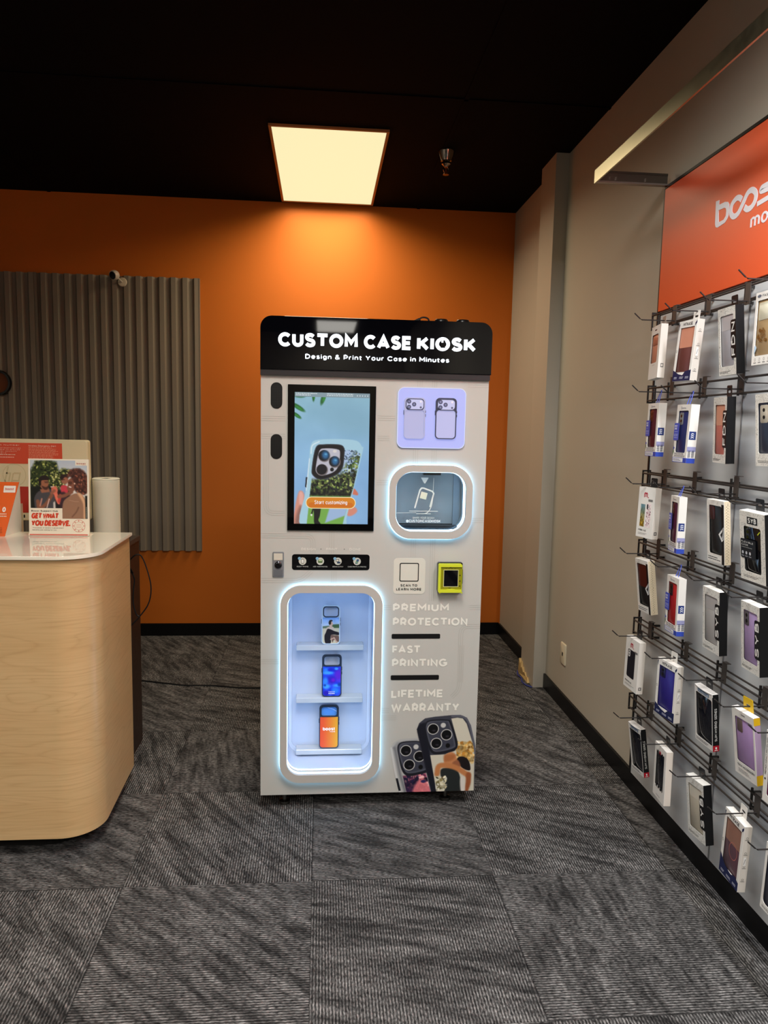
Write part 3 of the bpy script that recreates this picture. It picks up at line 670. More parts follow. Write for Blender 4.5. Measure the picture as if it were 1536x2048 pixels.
for k in range(5): m.flat(ellipse(.128 + k * .0095, 1.609, .0022, .0022, 8), .0089, (220, 232, 238), 'screen')
m.build('status_bar', scr)

# backlit panel with two sample cases
LP = (.2782, 1.4213, .5340, 1.6450)
m = K(); m.prism(rrect(*LP, .024, 8), 0, .006, (164, 176, 255), 'backlit', .001)
lp = m.build('sample_panel', kiosk)
m = K(); m.holed([rrect(*LP, .024, 8), rrect(LP[0] + .0022, LP[1] + .0022, LP[2] - .0022, LP[3] - .0022, .022, 8)], .004, .0075, (214, 226, 255), 'backlit'); m.build('panel_rim', lp)
def sample_case(cx, cy, dark):
    w_, h_ = .079, .152; m = K(); x0, x1, y0, y1 = cx - w_ / 2, cx + w_ / 2, cy - h_ / 2, cy + h_ / 2
    rim = (58, 62, 84) if dark else (176, 184, 226)
    m.holed([rrect(x0, y0, x1, y1, .015, 6), rrect(x0 + .0035, y0 + .0035, x1 - .0035, y1 - .045, .012, 6)], .0062, .013, rim, 'plastic')
    m.prism(rrect(x0 + .0035, y0 + .0035, x1 - .0035, y1 - .045, .012, 6), .0062, .009, (164, 168, 216) if not dark else (176, 180, 232), 'backlit')
    o = m.build('sample_case', lp); c = K()
    cx0, cx1, cz0, cz1 = x0 + .005, x1 - .005, y1 - .046, y1 - .004
    c.prism(rrect(cx0, cz0, cx1, cz1, .013, 6), .013, .0142, (64, 68, 92), 'plastic'); c.prism(rrect(cx0 + .003, cz0 + .003, cx1 - .003, cz1 - .003, .011, 6), .0143, .0148, (190, 194, 236), 'backlit')
    for a, b in ((.012, .031), (.012, .011), (.031, .021)):
        c.prism(ellipse(cx0 + a, cz0 + b, .0078), .0148, .0170, (74, 78, 108), 'plastic'); c.prism(ellipse(cx0 + a, cz0 + b, .0040), .0170, .0173, (130, 136, 176), 'gloss')
    c.prism(ellipse(cx0 + .056, cz0 + .010, .004), .0148, .0152, (96, 100, 130), 'plastic'); c.prism(ellipse(cx0 + .056, cz0 + .031, .004), .0148, .0152, (232, 234, 250), 'plastic')
    c.box((x0 - .0022, y1 - .064, .007), (x0 - .0002, y1 - .047, .011), (66, 70, 96), 'plastic'); c.box((x1 + .0002, y1 - .056, .007), (x1 + .0022, y1 - .047, .011), (66, 70, 96), 'plastic'); c.box((x1 + .0002, y1 - .070, .007), (x1 + .0022, y1 - .060, .011), (66, 70, 96), 'plastic')
    c.build('camera_window', lp)
    return o
sample_case(.3416, 1.5321, False)['label'] = 'pale sample phone case'; sample_case(.4591, 1.5328, True)['label'] = 'sample phone case with a dark rim'

# raised frames with LED strips behind their rims
def grow(r, d): return (r[0] - d, r[1] - d, r[2] + d, r[3] + d)
def frame(RO, RI, ro, ri, name):
    m = K(); m.holed([rrect(*RO, ro, 12), rrect(*RI, ri, 12)], .012, .026, (184, 180, 174), 'satin'); f = m.build(name, kiosk)
    m = K(); m.holed([rrect(*grow(RO, .0028), ro + .0028, 12), rrect(*grow(RO, -.012), ro - .012, 12)], .0035, .0115, (150, 214, 255), 'led'); m.build('outer_led_strip', f)
    m = K(); m.holed([rrect(*grow(RI, .006), ri + .006, 12), rrect(*grow(RI, -.0022), ri - .0022, 12)], .002, .0085, (165, 216, 255), 'led'); m.build('inner_led_strip', f)
frame(R2O, R2I, .078, .052, 'alcove_frame')
frame(R1O, R1I, .085, .062, 'window_frame')

# lit alcove behind the lower frame
def shell(m, loop, n0, n1, col, kind, back=True):
    loop = ccw(loop); M = len(loop)
    m.add([(x, y, n0) for x, y in loop] + [(x, y, n1) for x, y in loop], [(i, M + i, M + (i + 1) % M, (i + 1) % M) for i in range(M)], col, kind)
    if back: m.add([(x, y, n0) for x, y in loop], [tuple(range(M))], col, kind)
m = K(); shell(m, rrect(*grow(R2I, .004), .055, 12), -A_DEP, -.018, (190, 204, 226), 'satin'); alc = m.build('display_alcove', kiosk)
m = K()
m.holed([rrect(*grow(R2I, .0036), .0546, 12), rrect(*grow(R2I, .0006), .0520, 12)], -.030, -.0182, (182, 212, 255), 'alcove_led'); m.build('alcove_led_strip', alc)
m = K(); m.holed([rrect(*grow(R2I, .0036), .0546, 12), rrect(*grow(R2I, -.010), .043, 12)], -A_DEP + .001, -A_DEP + .006, (206, 220, 240), 'acrylic'); m.build('back_panel_trim', alc)
for i, zt in enumerate((.6195, .4000, .1800)):
    m = K(); m.prism(rrect(-.0943, zt - .0215, .1760, zt, .003, 3), -A_DEP + .001, -.141, (186, 194, 200), 'acrylic', .0015); m.build('shelf', alc)

# pick-up window: a dim box behind clear doors printed with white marks
m = K(); shell(m, rrect(*grow(R1I, .004), .065, 12), -.10, -.018, (160, 172, 178), 'satin')
m.flat(rect(.288, 1.108, .530, 1.124), -.0985, (22, 28, 36), 'satin'); m.build('pickup_bay', kiosk)
bay = D.objects['pickup_bay']
m = K(); m.box((.515, 1.106, -.098), (.540, 1.334, -.095), (150, 170, 186), 'satin'); m.box((.385, 1.3195, -.05), (.452, 1.3345, -.022), (6, 6, 8), 'plastic'); m.box((.290, 1.1125, -.05), (.520, 1.126, -.022), (28, 32, 40), 'plastic'); m.build('case_slot', bay)
m = K(); m.holed([rrect(*grow(R1I, .0036), .0646, 12), rrect(*grow(R1I, .0006), .0620, 12)], -.034, -.0186, (206, 224, 240), 'bay_led'); m.build('bay_led_strip', bay)
gm, nt, b = nodes_mat('clear_acrylic_pane')          # a thin clear sheet: passes light, with a faint gloss
tr_ = N(nt, 'ShaderNodeBsdfTransparent'); tr_.inputs[0].default_value = (.93, .96, .98, 1); gl_ = N(nt, 'ShaderNodeBsdfGlossy'); gl_.inputs['Roughness'].default_value = .05
fr_ = N(nt, 'ShaderNodeFresnel'); fr_.inputs['IOR'].default_value = 1.4; mx_ = N(nt, 'ShaderNodeMixShader'); nt.links.new(fr_.outputs[0], mx_.inputs[0]); nt.links.new(tr_.outputs[0], mx_.inputs[1]); nt.links.new(gl_.outputs[0], mx_.inputs[2])
nt.links.new(mx_.outputs[0], nt.nodes['Material Output'].inputs[0])
m = K(); m.prism(rrect(*grow(R1I, .003), .064, 12), -.0178, -.0150, (200, 220, 230), 'special'); pane = m.build('window_pane', bay, None, gm)
m = K(); W = (212, 220, 214); n_ = -.0146
m.flat([(.3745, 1.310), (.4045, 1.310), (.392, 1.288), (.388, 1.288)], n_, W)
m.stroke([(.354, 1.193), (.372, 1.262), (.378, 1.270), (.386, 1.270), (.420, 1.258), (.4255, 1.250), (.412, 1.198)], .0055, n_, W)
m.stroke(catmull([(.424, 1.248), (.420, 1.215), (.415, 1.195), (.404, 1.178), (.392, 1.172)], 4), .003, n_ + .0002, W)
m.flat(catmull([(.378, 1.257), (.402, 1.251), (.396, 1.226), (.372, 1.232)], 1, True), n_, (214, 220, 198))
m.flat(rect(.333, 1.1808, .443, 1.1832), n_, W); m.flat(rect(.360, 1.1708, .416, 1.1730), n_, W); m.stroke([(.281, 1.174), (.36, 1.1765)], .0012, n_ - .0001, W); m.stroke([(.424, 1.31), (.4225, 1.256)], .0012, n_ - .0001, W)
lettering(m, 'SHARE YOUR DESIGN', (.347, 1.1525, .430, 1.1600), n_, W, .13); lettering(m, '@CUSTOMCASEKIOSK', (.322, 1.139, .4545, 1.1490), n_, (232, 238, 238), .2)
m.build('pane_print', bay)

# lock, step strip, bars, slogans, scan plate, card reader
m = K(); m.prism(rrect(-.1800, .9290, -.1383, 1.0245, .004, 3), 0, .006, (118, 119, 122), 'satin', .0015); lock = m.build('lock_plate', kiosk)
m = K(); m.prism(rect(-.1755, .994, -.1428, 1.0195), .0062, .0075, (206, 198, 182), 'satin'); m.build('lock_label', lock); m = K(); m.prism(rect(-.1755, .934, -.1428, .958), .0062, .0075, (100, 102, 106), 'satin'); m.build('lock_flap', lock)
m = K(); m.off = (-KX - .159, .976, 0); m.lathe([(.0135, .006), (.0135, .010), (.010, .013), (.004, .0135)], (70, 70, 74), 'chrome', 28); m.build('lock_cylinder', lock, 40)
m = K(); m.prism(rrect(-.1080, .9559, .1842, 1.0158, .010, 6), 0, .0015, (6, 6, 8), 'gloss'); strip = m.build('step_strip', kiosk)
m = K()
for k, (u, tx, wd) in enumerate(((-.0685, 'SELECT PHONE', .044), (-.0020, 'ADD YOUR PHOTOS', .054), (.0645, 'DESIGN & PAY', .040), (.1370, 'CASE PRINTS IN MINUTES', .070))):
    z = .9895; m.flat(ellipse(u, z, .0142), .0019, (198, 198, 186), 'paper'); m.flat(ellipse(u - .0115, z + .0105, .0058), .0021, (126, 170, 196), 'paper')
    lettering(m, str(tx), (u - wd / 2, .9668, u + wd / 2, .9712), .0019, (206, 206, 200), .15)
    if k == 0: m.flat(rrect(u - .0050, z - .0090, u + .0050, z + .0090, .0015, 2), .0022, (58, 60, 62)); m.flat(rect(u - .0038, z - .0070, u + .0038, z + .0070), .0024, (224, 224, 216))
    if k == 1: m.flat(rrect(u - .0085, z - .0062, u + .0085, z + .0062, .003, 3), .0022, (78, 104, 58)); m.flat(rect(u - .006, z + .0005, u + .006, z + .0045), .0024, (188, 206, 160))
    if k == 2: m.flat(rect(u - .0080, z - .002, u + .004, z + .0085), .0022, (60, 72, 84)); m.flat(rect(u - .0062, z, u + .0022, z + .0065), .0024, (216, 210, 190)); m.flat(rect(u - .003, z - .0080, u + .0095, z - .0015), .0026, (36, 58, 84))
    if k == 3: m.flat([(u - .008, z - .0085), (u + .001, z - .0095), (u + .0085, z + .0075), (u - .0005, z + .009)], .0022, (52, 84, 116)); m.flat([(u - .006, z - .006), (u + .0005, z - .007), (u + .003, z - .001), (u - .003, z)], .0024, (120, 160, 120))
m.build('step_icons', strip)
m = K(); PALE = (226, 223, 214)
for tx, a, bq in (('DESIGN', -.073, -.020), ('PRINT', .020, .062), ('DONE', .108, .150)):
    m = K(); lettering(m, tx, (a, 1.0315, bq, 1.0400), .0006, PALE, .19); m.build('step_heading', kiosk)
for u in (.000, .088):
    m = K(); m.flat(ellipse(u, 1.0357, .0022), .0006, (120, 118, 112)); m.build('step_dot', kiosk)
SL = (232, 229, 218)
for tx, bx in (('PREMIUM', (.2776, .7952, .4945, .8252)), ('PROTECTION', (.2782, .7388, .5690, .7700)), ('FAST', (.2784, .6296, .3900, .6604)), ('PRINTING', (.2786, .5752, .4943, .6070)), ('LIFETIME', (.2780, .4505, .4830, .4832)), ('WARRANTY', (.2784, .3935, .5480, .4275))):
    m = K(); lettering(m, tx, bx, .0008, SL, .31, 'satin', None, .10); m.build('slogan_word', kiosk)
for z0, z1 in ((.6876, .7062), (.5228, .5418)):
    m = K(); m.prism(rrect(.2750, z0, .4636, z1, .004, 3), 0, .0015, (10, 10, 11), 'satin'); m.build('divider_bar', kiosk)
m = K(); m.prism(rrect(.2768, .8635, .3987, 1.0020, .014, 6), 0, .0012, (212, 209, 196), 'satin'); plate = m.build('scan_plate', kiosk)
m = K(); m.holed([rrect(.2999, .9123, .3737, .9847, .006, 4), rrect(.3033, .9157, .3703, .9813, .0035, 4)], .0013, .0018, (14, 14, 14), 'satin')
lettering(m, 'SCAN TO', (.3045, .8925, .3690, .9020), .0018, (16, 16, 16), .27); lettering(m, 'LEARN MORE', (.2885, .8775, .3850, .8870), .0018, (16, 16, 16), .27)
m.build('plate_print', plate)
LIME, OLIVE = (206, 214, 46), (140, 138, 10)
m = K(); m.prism(rrect(.4440, .8770, .5400, .9895, .006, 4), 0, .018, (14, 14, 12), 'plastic', .002); m.prism(rrect(.5300, .905, .5415, .965, .004, 3), .002, .016, (14, 14, 12), 'plastic'); rd = m.build('card_reader', kiosk)
m = K(); m.holed([rrect(.4448, .8765, .5352, .9868, .006, 4), rect(.4535, .8885, .5338, .9755)], .018, .036, LIME, 'plastic')
m.stroke(arc(.4935, .850, .058, .038, 140, 40, 12), .005, .0345, LIME, 'plastic', .03); m.build('reader_bezel', rd)
m = K(); m.holed([rect(.4530, .8880, .5345, .9760), rrect(.4650, .8985, .5215, .9640, .001, 2)], .018, .031, OLIVE, 'plastic')
m.holed([rrect(.4645, .8980, .5220, .9645, .001, 2), rect(.4665, .9, .5202, .9625)], .031, .0316, (206, 206, 150), 'plastic')
m.prism(ellipse(.4905, .9765, .0045), .031, .0325, (30, 34, 26), 'gloss')
for u in (.474, .4855, .497, .508): m.flat(rect(u - .002, .9685, u + .002, .970), .0313, (60, 60, 20))
for z in (.943, .921, .902): m.flat(rect(.5255, z - .003, .530, z + .002), .0313, (50, 50, 20))
m.flat(rect(.485, .8925, .494, .8945), .0313, (40, 40, 16)); m.build('reader_face', rd)
m = K(); m.prism(rect(.4650, .8985, .5215, .9640), .018, .029, (8, 8, 12), 'gloss'); m.build('reader_screen', rd)

# printed artwork of two phones at the lower right corner
def art():
    u0, v0, u1, v1 = .2786, .0635, .6190, .3790; Wn, Hn = 230, 213
    c = Canvas(Wn, Hn, IVORY); S = lambda X, Y: ((X - 20) / 1460, (Y - 95) / 1295)   # from the proportions of the print
    def PS(pts): return [S(*p) for p in pts]
    gray = c.poly(PS([(20, 640), (80, 540), (180, 490), (480, 470), (640, 1100), (740, 1400), (190, 1400), (110, 1100)]), (178, 178, 176), .01, False)
    c.poly(PS([(60, 640), (140, 540), (480, 500), (600, 1000), (640, 1080), (300, 1100), (230, 1000), (120, 700)]), (150, 151, 154), .02)
    c.line(PS([(40, 640), (110, 1000), (210, 1400)]), .02, (206, 206, 204), .02); c.line(PS([(100, 640), (200, 1080), (300, 1400)]), .03, (116, 118, 122), .03)
    c.poly(PS([(130, 1150), (165, 1150), (220, 1360), (175, 1365)]), (18, 20, 28), .008)
    pm = c.mask(PS([(250, 1110), (640, 1075), (730, 1400), (320, 1400)]), .008); c.mix(pm, (196, 96, 120)); c.leaves(120, (.15, .76, .5, 1), [(40, 30, 70), (220, 130, 140), (130, 50, 90), (236, 170, 170), (24, 20, 40)], (.012, .04), pm)
    for k in range(9): c.line(PS([(250 + k * 32, 1110), (300 + k * 26, 1250), (330 + k * 14, 1400)]), .012, (30, 24, 54), .008, True, pm, .8)
    c.poly(PS([(480, 1240), (560, 1170), (640, 1200), (700, 1400), (430, 1400)]), (226, 122, 128), .03, True, .9, pm); c.ell(*S(600, 1210), .03, .02, (46, 40, 86), .5)
    def camera(dx, dy):
        Q = lambda pts: PS([(x + dx, y + dy) for x, y in pts])
        c.poly(catmull(Q([(600, 250), (690, 180), (960, 175), (1050, 230), (1165, 560), (1140, 680), (1060, 720), (810, 760), (690, 680), (620, 420)]), 5, True), (24, 25, 33), .01)
        c.poly(catmull(Q([(625, 260), (700, 200), (950, 195), (1020, 240), (1125, 570), (1090, 660), (820, 715), (720, 650), (640, 420)]), 5, True), (84, 86, 98), .008)
        c.poly(catmull(Q([(650, 280), (720, 215), (940, 205), (1000, 250), (1100, 560), (1070, 640), (830, 695), (740, 630), (660, 420)]), 5, True), (58, 60, 72), .02)
        for x, y in ((742, 330), (972, 430), (803, 572)):
            X, Y = S(x + dx, y + dy); c.ell(X, Y, .0665, .0665 / c.asp * 1.0, (204, 202, 198), .06); c.ell(X, Y, .058, .058 / c.asp, (6, 6, 9), .1); c.ell(X + .01, Y + .02, .02, .012, (44, 42, 50), .9)
        c.ell(*S(912 + dx, 270 + dy), .030, .032, (198, 196, 192), .3); c.ell(*S(1000 + dx, 612 + dy), .026, .03, (8, 8, 10), .2)
    camera(-452, 355)
    front = PS([(465, 330), (500, 230), (600, 150), (760, 125), (1060, 100), (1200, 100), (1310, 150), (1380, 280), (1460, 600), (1480, 740), (1480, 1400), (740, 1400), (600, 860)])
    c.poly(front, (58, 59, 70), .008); c.poly(PS([(465, 330), (520, 240), (600, 220), (640, 460), (700, 760), (850, 1400), (740, 1400), (600, 860)]), (22, 23, 34), .02)
    ph = c.mask(PS([(1045, 160), (1150, 145), (1240, 160), (1310, 250), (1460, 680), (1470, 1400), (830, 1400), (705, 770), (960, 760), (1170, 660), (1165, 560)]), .008); c.mix(ph, (206, 200, 182))
    c.leaves(110, (.78, .36, .98, .62), [(206, 160, 84), (222, 190, 130), (190, 130, 50)], (.015, .03), ph)
    c.ell(*S(1050, 860), .075, .11, (196, 130, 84), .25, 0, 1, ph); c.poly(PS([(940, 780), (1000, 760), (1130, 770), (1100, 850), (960, 880)]), (170, 104, 62), .03, True, 1, ph)
    c.poly(PS([(1170, 830), (1250, 800), (1350, 850), (1395, 960), (1390, 1040), (1280, 1010), (1200, 930)]), (24, 18, 20), .01, True, 1, ph)
    c.poly(PS([(1100, 890), (1180, 860), (1230, 960), (1180, 1010), (1090, 950)]), (150, 92, 62), .02, True, 1, ph)
    c.poly(PS([(900, 1010), (1060, 990), (1180, 1040), (1240, 1200), (1280, 1400), (980, 1400), (900, 1150)]), (34, 38, 38), .015, True, 1, ph)
    c.line(PS([(830, 1090), (860, 960), (1000, 950), (1150, 990), (1300, 1080), (1370, 1130)]), .062, (190, 122, 74), .02, True, ph); c.line(PS([(1370, 1110), (1370, 1250), (1330, 1380)]), .06, (150, 84, 50), .02, True, ph)
    c.poly(PS([(1230, 1180), (1300, 1160), (1320, 1400), (1250, 1400)]), (214, 206, 196), .02, True, 1, ph)
    c.leaves(60, (.55, .80, .665, .99), [(222, 216, 190), (196, 186, 150), (240, 236, 220), (120, 110, 70)], (.012, .03), ph)
    camera(0, 0)
    c.line(PS([(1060, 118), (1200, 118), (1300, 165), (1370, 290), (1450, 600), (1475, 740)]), .026, (92, 93, 104), .012, True)
    return c, (u0, v0, u1, v1)
cv, bx = art(); P0 = np.array([(20, 640), (60, 560), (180, 485), (478, 462), (462, 330), (500, 222), (600, 142), (760, 117), (1060, 92), (1200, 92), (1315, 142), (1388, 275), (1468, 590), (1482, 700), (1482, 1400), (190, 1400), (108, 1100)], float)
out = [(bx[0] + (x - 20) / 1460 * (bx[2] - bx[0]), bx[3] - (y - 95) / 1295 * (bx[3] - bx[1])) for x, y in P0]
def inside(x, y):
    r = False
    for i in range(len(out)):
        (x0, y0), (x1, y1) = out[i], out[i - 1]
        if (y0 > y) != (y1 > y) and x < (x1 - x0) * (y - y0) / (y1 - y0) + x0: r = not r
    return r
m = K(); m.raster(cv, *bx, .0012, 'satin', inside); m.build('phone_artwork_print', kiosk)

for u in (-.134, .513):
    for n in (-.06, -.58):
        m = K(); m.off = (-KX + u, 0, n); m.lathe([(.022, 0), (.022, .012), (.009, .016), (.009, .063)], (120, 118, 112), 'metal', 20, axis='y'); m.build('foot', kiosk, 40)
# things on the kiosk roof
m = K()
for name, u in (('roof_puck', .481), ('roof_puck', .570)):
    pk = thing(name, ('first' if u < .5 else 'second') + ' black round puck on the kiosk roof, ' + ('beside the loop of cable' if u < .5 else 'closest to the rounded corner'), 'puck', (u, KY + .30, 1.887), None, 'pucks on the kiosk roof')
    m = MB(); m.lathe([(.028, 0), (.028, .046), (.024, .052), (.012, .054)], (16, 15, 16), 'plastic', 28); m.build('puck_body', pk, 40)
m = MB(); m.tube(catmull([(.335, KY + .30, 1.890), (.37, KY + .30, 1.918), (.40, KY + .30, 1.944), (.428, KY + .30, 1.938), (.424, KY + .30, 1.905), (.40, KY + .31, 1.890)], 6), .0035, (12, 12, 13), 'rubber')
m.tube([(.345, KY + .30, 1.896), (.372, KY + .30, 1.922), (.392, KY + .30, 1.938)], [.005, .012, .006], (12, 12, 13), 'rubber')
tag(m.build('cable_loop'), 'thin black cable loop sticking up from the kiosk roof', 'cable')

# three printed phone cases on the alcove shelves (loose things)
def shelf_case(label, cx, zt, h_, w_, paint_fn, clear=False, tilt=0):
    t = thing('phone_case', label, 'phone case', (cx, KY + .149, zt + .0014), FRONT @ Matrix.Rotation(math.radians(-6), 3, 'X'), 'printed cases on the kiosk shelves')
    rim = (44, 58, 78) if not clear else (190, 210, 226); x0, x1 = -w_ / 2, w_ / 2; cz = h_ - .048
    m = MB(); loops = [rrect(x0, 0, x1, h_, .014, 6), rrect(x0 + .006, cz + .004, x1 - .006, h_ - .006, .011, 6)]
    m.holed(loops, -.010, -.002, rim if not clear else (186, 206, 224), 'plastic' if not clear else 'acrylic')
    m.holed([rrect(x0, 0, x1, h_, .014, 6), rrect(x0 + .0035, .0035, x1 - .0035, h_ - .0035, .012, 6)], -.003, 0, rim, 'plastic'); m.build('shell', t)
    m = MB(); m.holed([rrect(x0 + .005, cz, x1 - .005, h_ - .004, .012, 6), rrect(x0 + .009, cz + .004, x1 - .009, h_ - .008, .009, 6)], -.002, .0012, (34, 50, 70), 'plastic'); m.build('camera_ring', t)
    c = paint_fn(); m = MB(); m.raster(c, x0 + .0036, .0036, x1 - .0036, cz - .001, -.0014, 'card'); m.build('printed_back', t)
    for a_, b_, c_, d_ in ((x0 - .002, cz - .026, x0 - .0001, cz - .008), (x1 + .0001, cz - .018, x1 + .002, cz - .002), (x1 + .0001, cz - .034, x1 + .002, cz - .022)):
        m = MB(); m.box((a_, b_, -.008), (c_, d_, -.004), (52, 62, 78), 'plastic'); m.build('side_button', t)
    return t
def pic_man():
    c = Canvas(60, 84, (150, 186, 232)); c.grad((112, 158, 222), (206, 220, 236), 'y', 0, .35); c.noise(12, 10)
    c.poly([(0, .34), (1, .27), (1, .50), (0, .55)], (96, 118, 92), .03); c.poly([(0, .42), (1, .40), (1, 1), (0, 1)], (206, 198, 170), .05); c.poly([(.6, .27), (1, .26), (1, .4), (.6, .4)], (70, 100, 66), .05)
    c.poly([(.2, .45), (.34, .36), (.62, .36), (.72, .46), (.62, .5), (.3, .5)], (206, 188, 170), .03, True); c.poly([(.3, .44), (.5, .46), (.7, .52), (.98, .58), (.98, .68), (.68, .66), (.5, .7), (.5, .98), (.18, .98), (.12, .72), (.2, .58)], (30, 28, 34), .02, True)
    c.poly([(.5, .68), (.68, .68), (.98, .72), (.98, .94), (.7, .86), (.6, .96)], (112, 86, 74), .03, True); c.line([(.5, .84), (.7, .78), (.85, .95)], .07, (196, 160, 140), .03)
    c.ell(.5, .24, .12, .085, (214, 176, 152), .2); c.poly([(.36, .2), (.42, .11), (.56, .1), (.6, .14), (.52, .17), (.5, .26), (.4, .28)], (46, 42, 40), .02, True)
    c.poly([(.42, .3), (.56, .3), (.6, .4), (.4, .4)], (210, 176, 156), .02); return c
def pic_blue():
    c = Canvas(56, 84, (34, 66, 214)); c.noise(30, 14)
    for x, y, rx, ry, col in ((.2, .15, .2, .1, (40, 120, 236)), (.42, .12, .14, .07, (24, 40, 190)), (.3, .22, .3, .05, (60, 150, 245)), (.85, .3, .22, .2, (84, 36, 196)), (.5, .46, .22, .13, (52, 30, 180)), (.58, .46, .1, .06, (96, 24, 190)), (.15, .5, .14, .12, (50, 130, 240)), (.2, .68, .2, .07, (64, 156, 248)), (.12, .64, .07, .04, (16, 70, 170)), (.8, .65, .2, .05, (60, 150, 245)), (.92, .62, .1, .06, (14, 60, 160)), (.7, .82, .2, .1, (40, 120, 238)), (.2, .9, .15, .08, (40, 30, 170)), (.75, .08, .1, .04, (56, 150, 250))): c.ell(x, y, rx, ry, col, .9)
    return c
def pic_orange():
    c = Canvas(56, 84); c.grad((222, 82, 46), (224, 164, 46), 'x', .15, 1); return c
s1 = shelf_case('clear phone case printed with a photo of a sitting person, on the top kiosk shelf', .0434, .6195, .1575, .074, pic_man, True)
s2 = shelf_case('dark-rimmed phone case with blue and violet clouds, on the middle kiosk shelf', .0496, .4000, .172, .080, pic_blue)
m = MB(); lettering(m, 'CUSTOM', (-.013, .0185, .013, .0225), -.0009, (220, 230, 250), .2); lettering(m, 'KIOSK', (-.0125, .0105, .0125, .0160), -.0009, (245, 248, 255), .25); m.build('back_lettering', s2)
s3 = shelf_case('dark-rimmed orange phone case with white lettering, on the lowest kiosk shelf', .0406, .1800, .178, .080, pic_orange)
m = MB(); m.prism(rrect(-.0345, .1335, .0345, .1725, .0105, 5), -.0075, -.0068, (84, 148, 232), 'gloss'); m.stroke(catmull([(-.006, .166), (.015, .160), (.032, .150)], 4), .003, -.0066, (150, 190, 244), 'card'); m.build('camera_film', s3)
m = MB(); lettering(m, 'boost', (-.025, .0735, .025, .0880), -.0009, (250, 250, 250), .26, gap=.08); lettering(m, 'mobile', (.003, .0665, .025, .0710), -.0009, (250, 250, 250), .2); m.build('back_lettering', s3)

# ================================================================== service counter on the left
def counter():
    t = thing('service_counter', 'blond wood service counter with a rounded corner and white top', 'counter', (-1.8, 2.7, 0))
    ox, oy = 1.8, -2.7
    def outline(d):       # plan, from the far left along the front, round the corner, to the back
        r = .13; x1, y0, yb = -.757 + d, 2.43 - d, 2.972
        pts = [(-3.0, y0), (x1 - r - .6, y0)] + [(x1 - r + r * math.sin(a), y0 + r - r * math.cos(a)) for a in np.linspace(0, math.pi / 2, 14)] + [(x1 - .012, yb)]
        return pts
    P = outline(0); z0, z1 = .072, 1.043
    m = MB(); n = len(P); s = [0]
    for a, b in zip(P[:-1], P[1:]): s.append(s[-1] + math.hypot(b[0] - a[0], b[1] - a[1]))
    zs = np.linspace(z0, z1, 2)
    vs = [(x + ox, y + oy, z) for z in zs for x, y in P]; fs = [(i, i + 1, n + i + 1, n + i) for i in range(n - 1)]
    inn = outline(-.02); b = len(vs); vs += [(x + ox, y + oy - .0, z) for z in zs for x, y in inn]
    fs += [(b + i + 1, b + i, b + n + i, b + n + i + 1) for i in range(n - 1)] + [(i + 1, i, b + i, b + i + 1) for i in range(n - 1)] + [(n - 1, b + n - 1, b + 2 * n - 1, 2 * n - 1)]
    m.add(vs, fs, (215, 183, 133), 'special'); o = m.build('curved_front', t, 30, M_MAPLE)
    at = o.data.attributes.new('flow', 'FLOAT_VECTOR', 'POINT'); fl = []
    for k in range(4 * n): fl += [s[k % n] + 3.1, 0.0, vs[k][2] + .37]
    at.data.foreach_set('vector', fl)
    m = MB(); e = P[-1]; m.box((e[0] + ox - .021, e[1] + oy + .0002, z0), (e[0] + ox + .0012, e[1] + oy + .003, z1), (40, 34, 30), 'satin'); m.build('edge_banding', t)
    m = MB(); q = outline(.010); q = [(x + ox, y + oy) for x, y in q]; q = q + [(q[-1][0] - 0.0, q[-1][1] + .004), (-3.0 + ox, q[-1][1] + .004)]
    m.prism(q, 1.0432, 1.055, (232, 224, 204), 'gloss', .0015); w_ = m.build('worktop', t, 30)
    m = MB(); q = [(x + ox, y + oy) for x, y in outline(-.085)]; q = q + [(-3.0 + ox, q[-1][1])]; m.prism(q, 0, .0715, (12, 11, 10), 'matte'); m.build('toe_kick', t)
    m = MB(); m.box((-3.0 + ox, 2.56 + oy, .0718), (-.86 + ox, 2.966 + oy, .12), (70, 58, 44), 'matte'); m.build('carcass', t)
counter()

t = thing('back_desk', 'dark brown desk cabinet behind the counter, its end panel facing the kiosk', 'desk', (-1.9, 3.22, 0))
m = MB(); m.box((-1.1, -.15, .96), (1.07, .17, .980), (62, 54, 48), 'satin'); m.build('desk_top', t)
m = MB(); m.box((1.04, -.15, 0), (1.066, .168, .9598), (46, 29, 20), 'satin'); m.build('end_panel', t)
m = MB(); m.box((-1.1, -.13, .08), (1.0398, .15, .9598), (56, 36, 26), 'satin'); m.build('carcass', t)

# all-in-one computer, seen from behind
t = thing('desktop_computer', 'cream all-in-one computer seen from behind, with two red notices taped on', 'computer', (-1.33, 3.25, .980))
CR = (222, 208, 168)
m = MB(); m.prism(rrect(-.335, .085, .326, .436, .012, 4), -.02, .02, CR, 'satin', .004); b_ = m.build('back_shell', t); b_.matrix_local = FRONT.to_4x4()
m = MB(); m.box((-.336, .087, -.028), (.324, .434, -.0205), (92, 86, 78), 'satin'); s_ = m.build('screen_bezel', t); s_.matrix_local = FRONT.to_4x4()
m = MB(); m.prism(rect(-.1, 0, .1, .012), -.09, .08, CR, 'satin', .002); m.prism(rect(-.05, .0121, .05, .16), .0205, .045, CR, 'satin'); s_ = m.build('stand', t); s_.matrix_local = FRONT.to_4x4()
m = MB(); EM = (206, 190, 146)
m.stroke(arc(.02, .282, .047, .047, 0, 360, 28), .0022, .0212, EM, 'satin'); m.stroke([(-.004, .318), (-.022, .245)], .006, .0212, EM, 'satin'); m.stroke([(-.014, .290), (.004, .290), (-.004, .255)], .006, .0212, EM, 'satin')
m.stroke([(.016, .290), (.006, .243)], .006, .0212, EM, 'satin'); m.stroke([(.018, .2903), (.044, .2903), (.037, .258), (.012, .258)], .006, .0212, EM, 'satin')
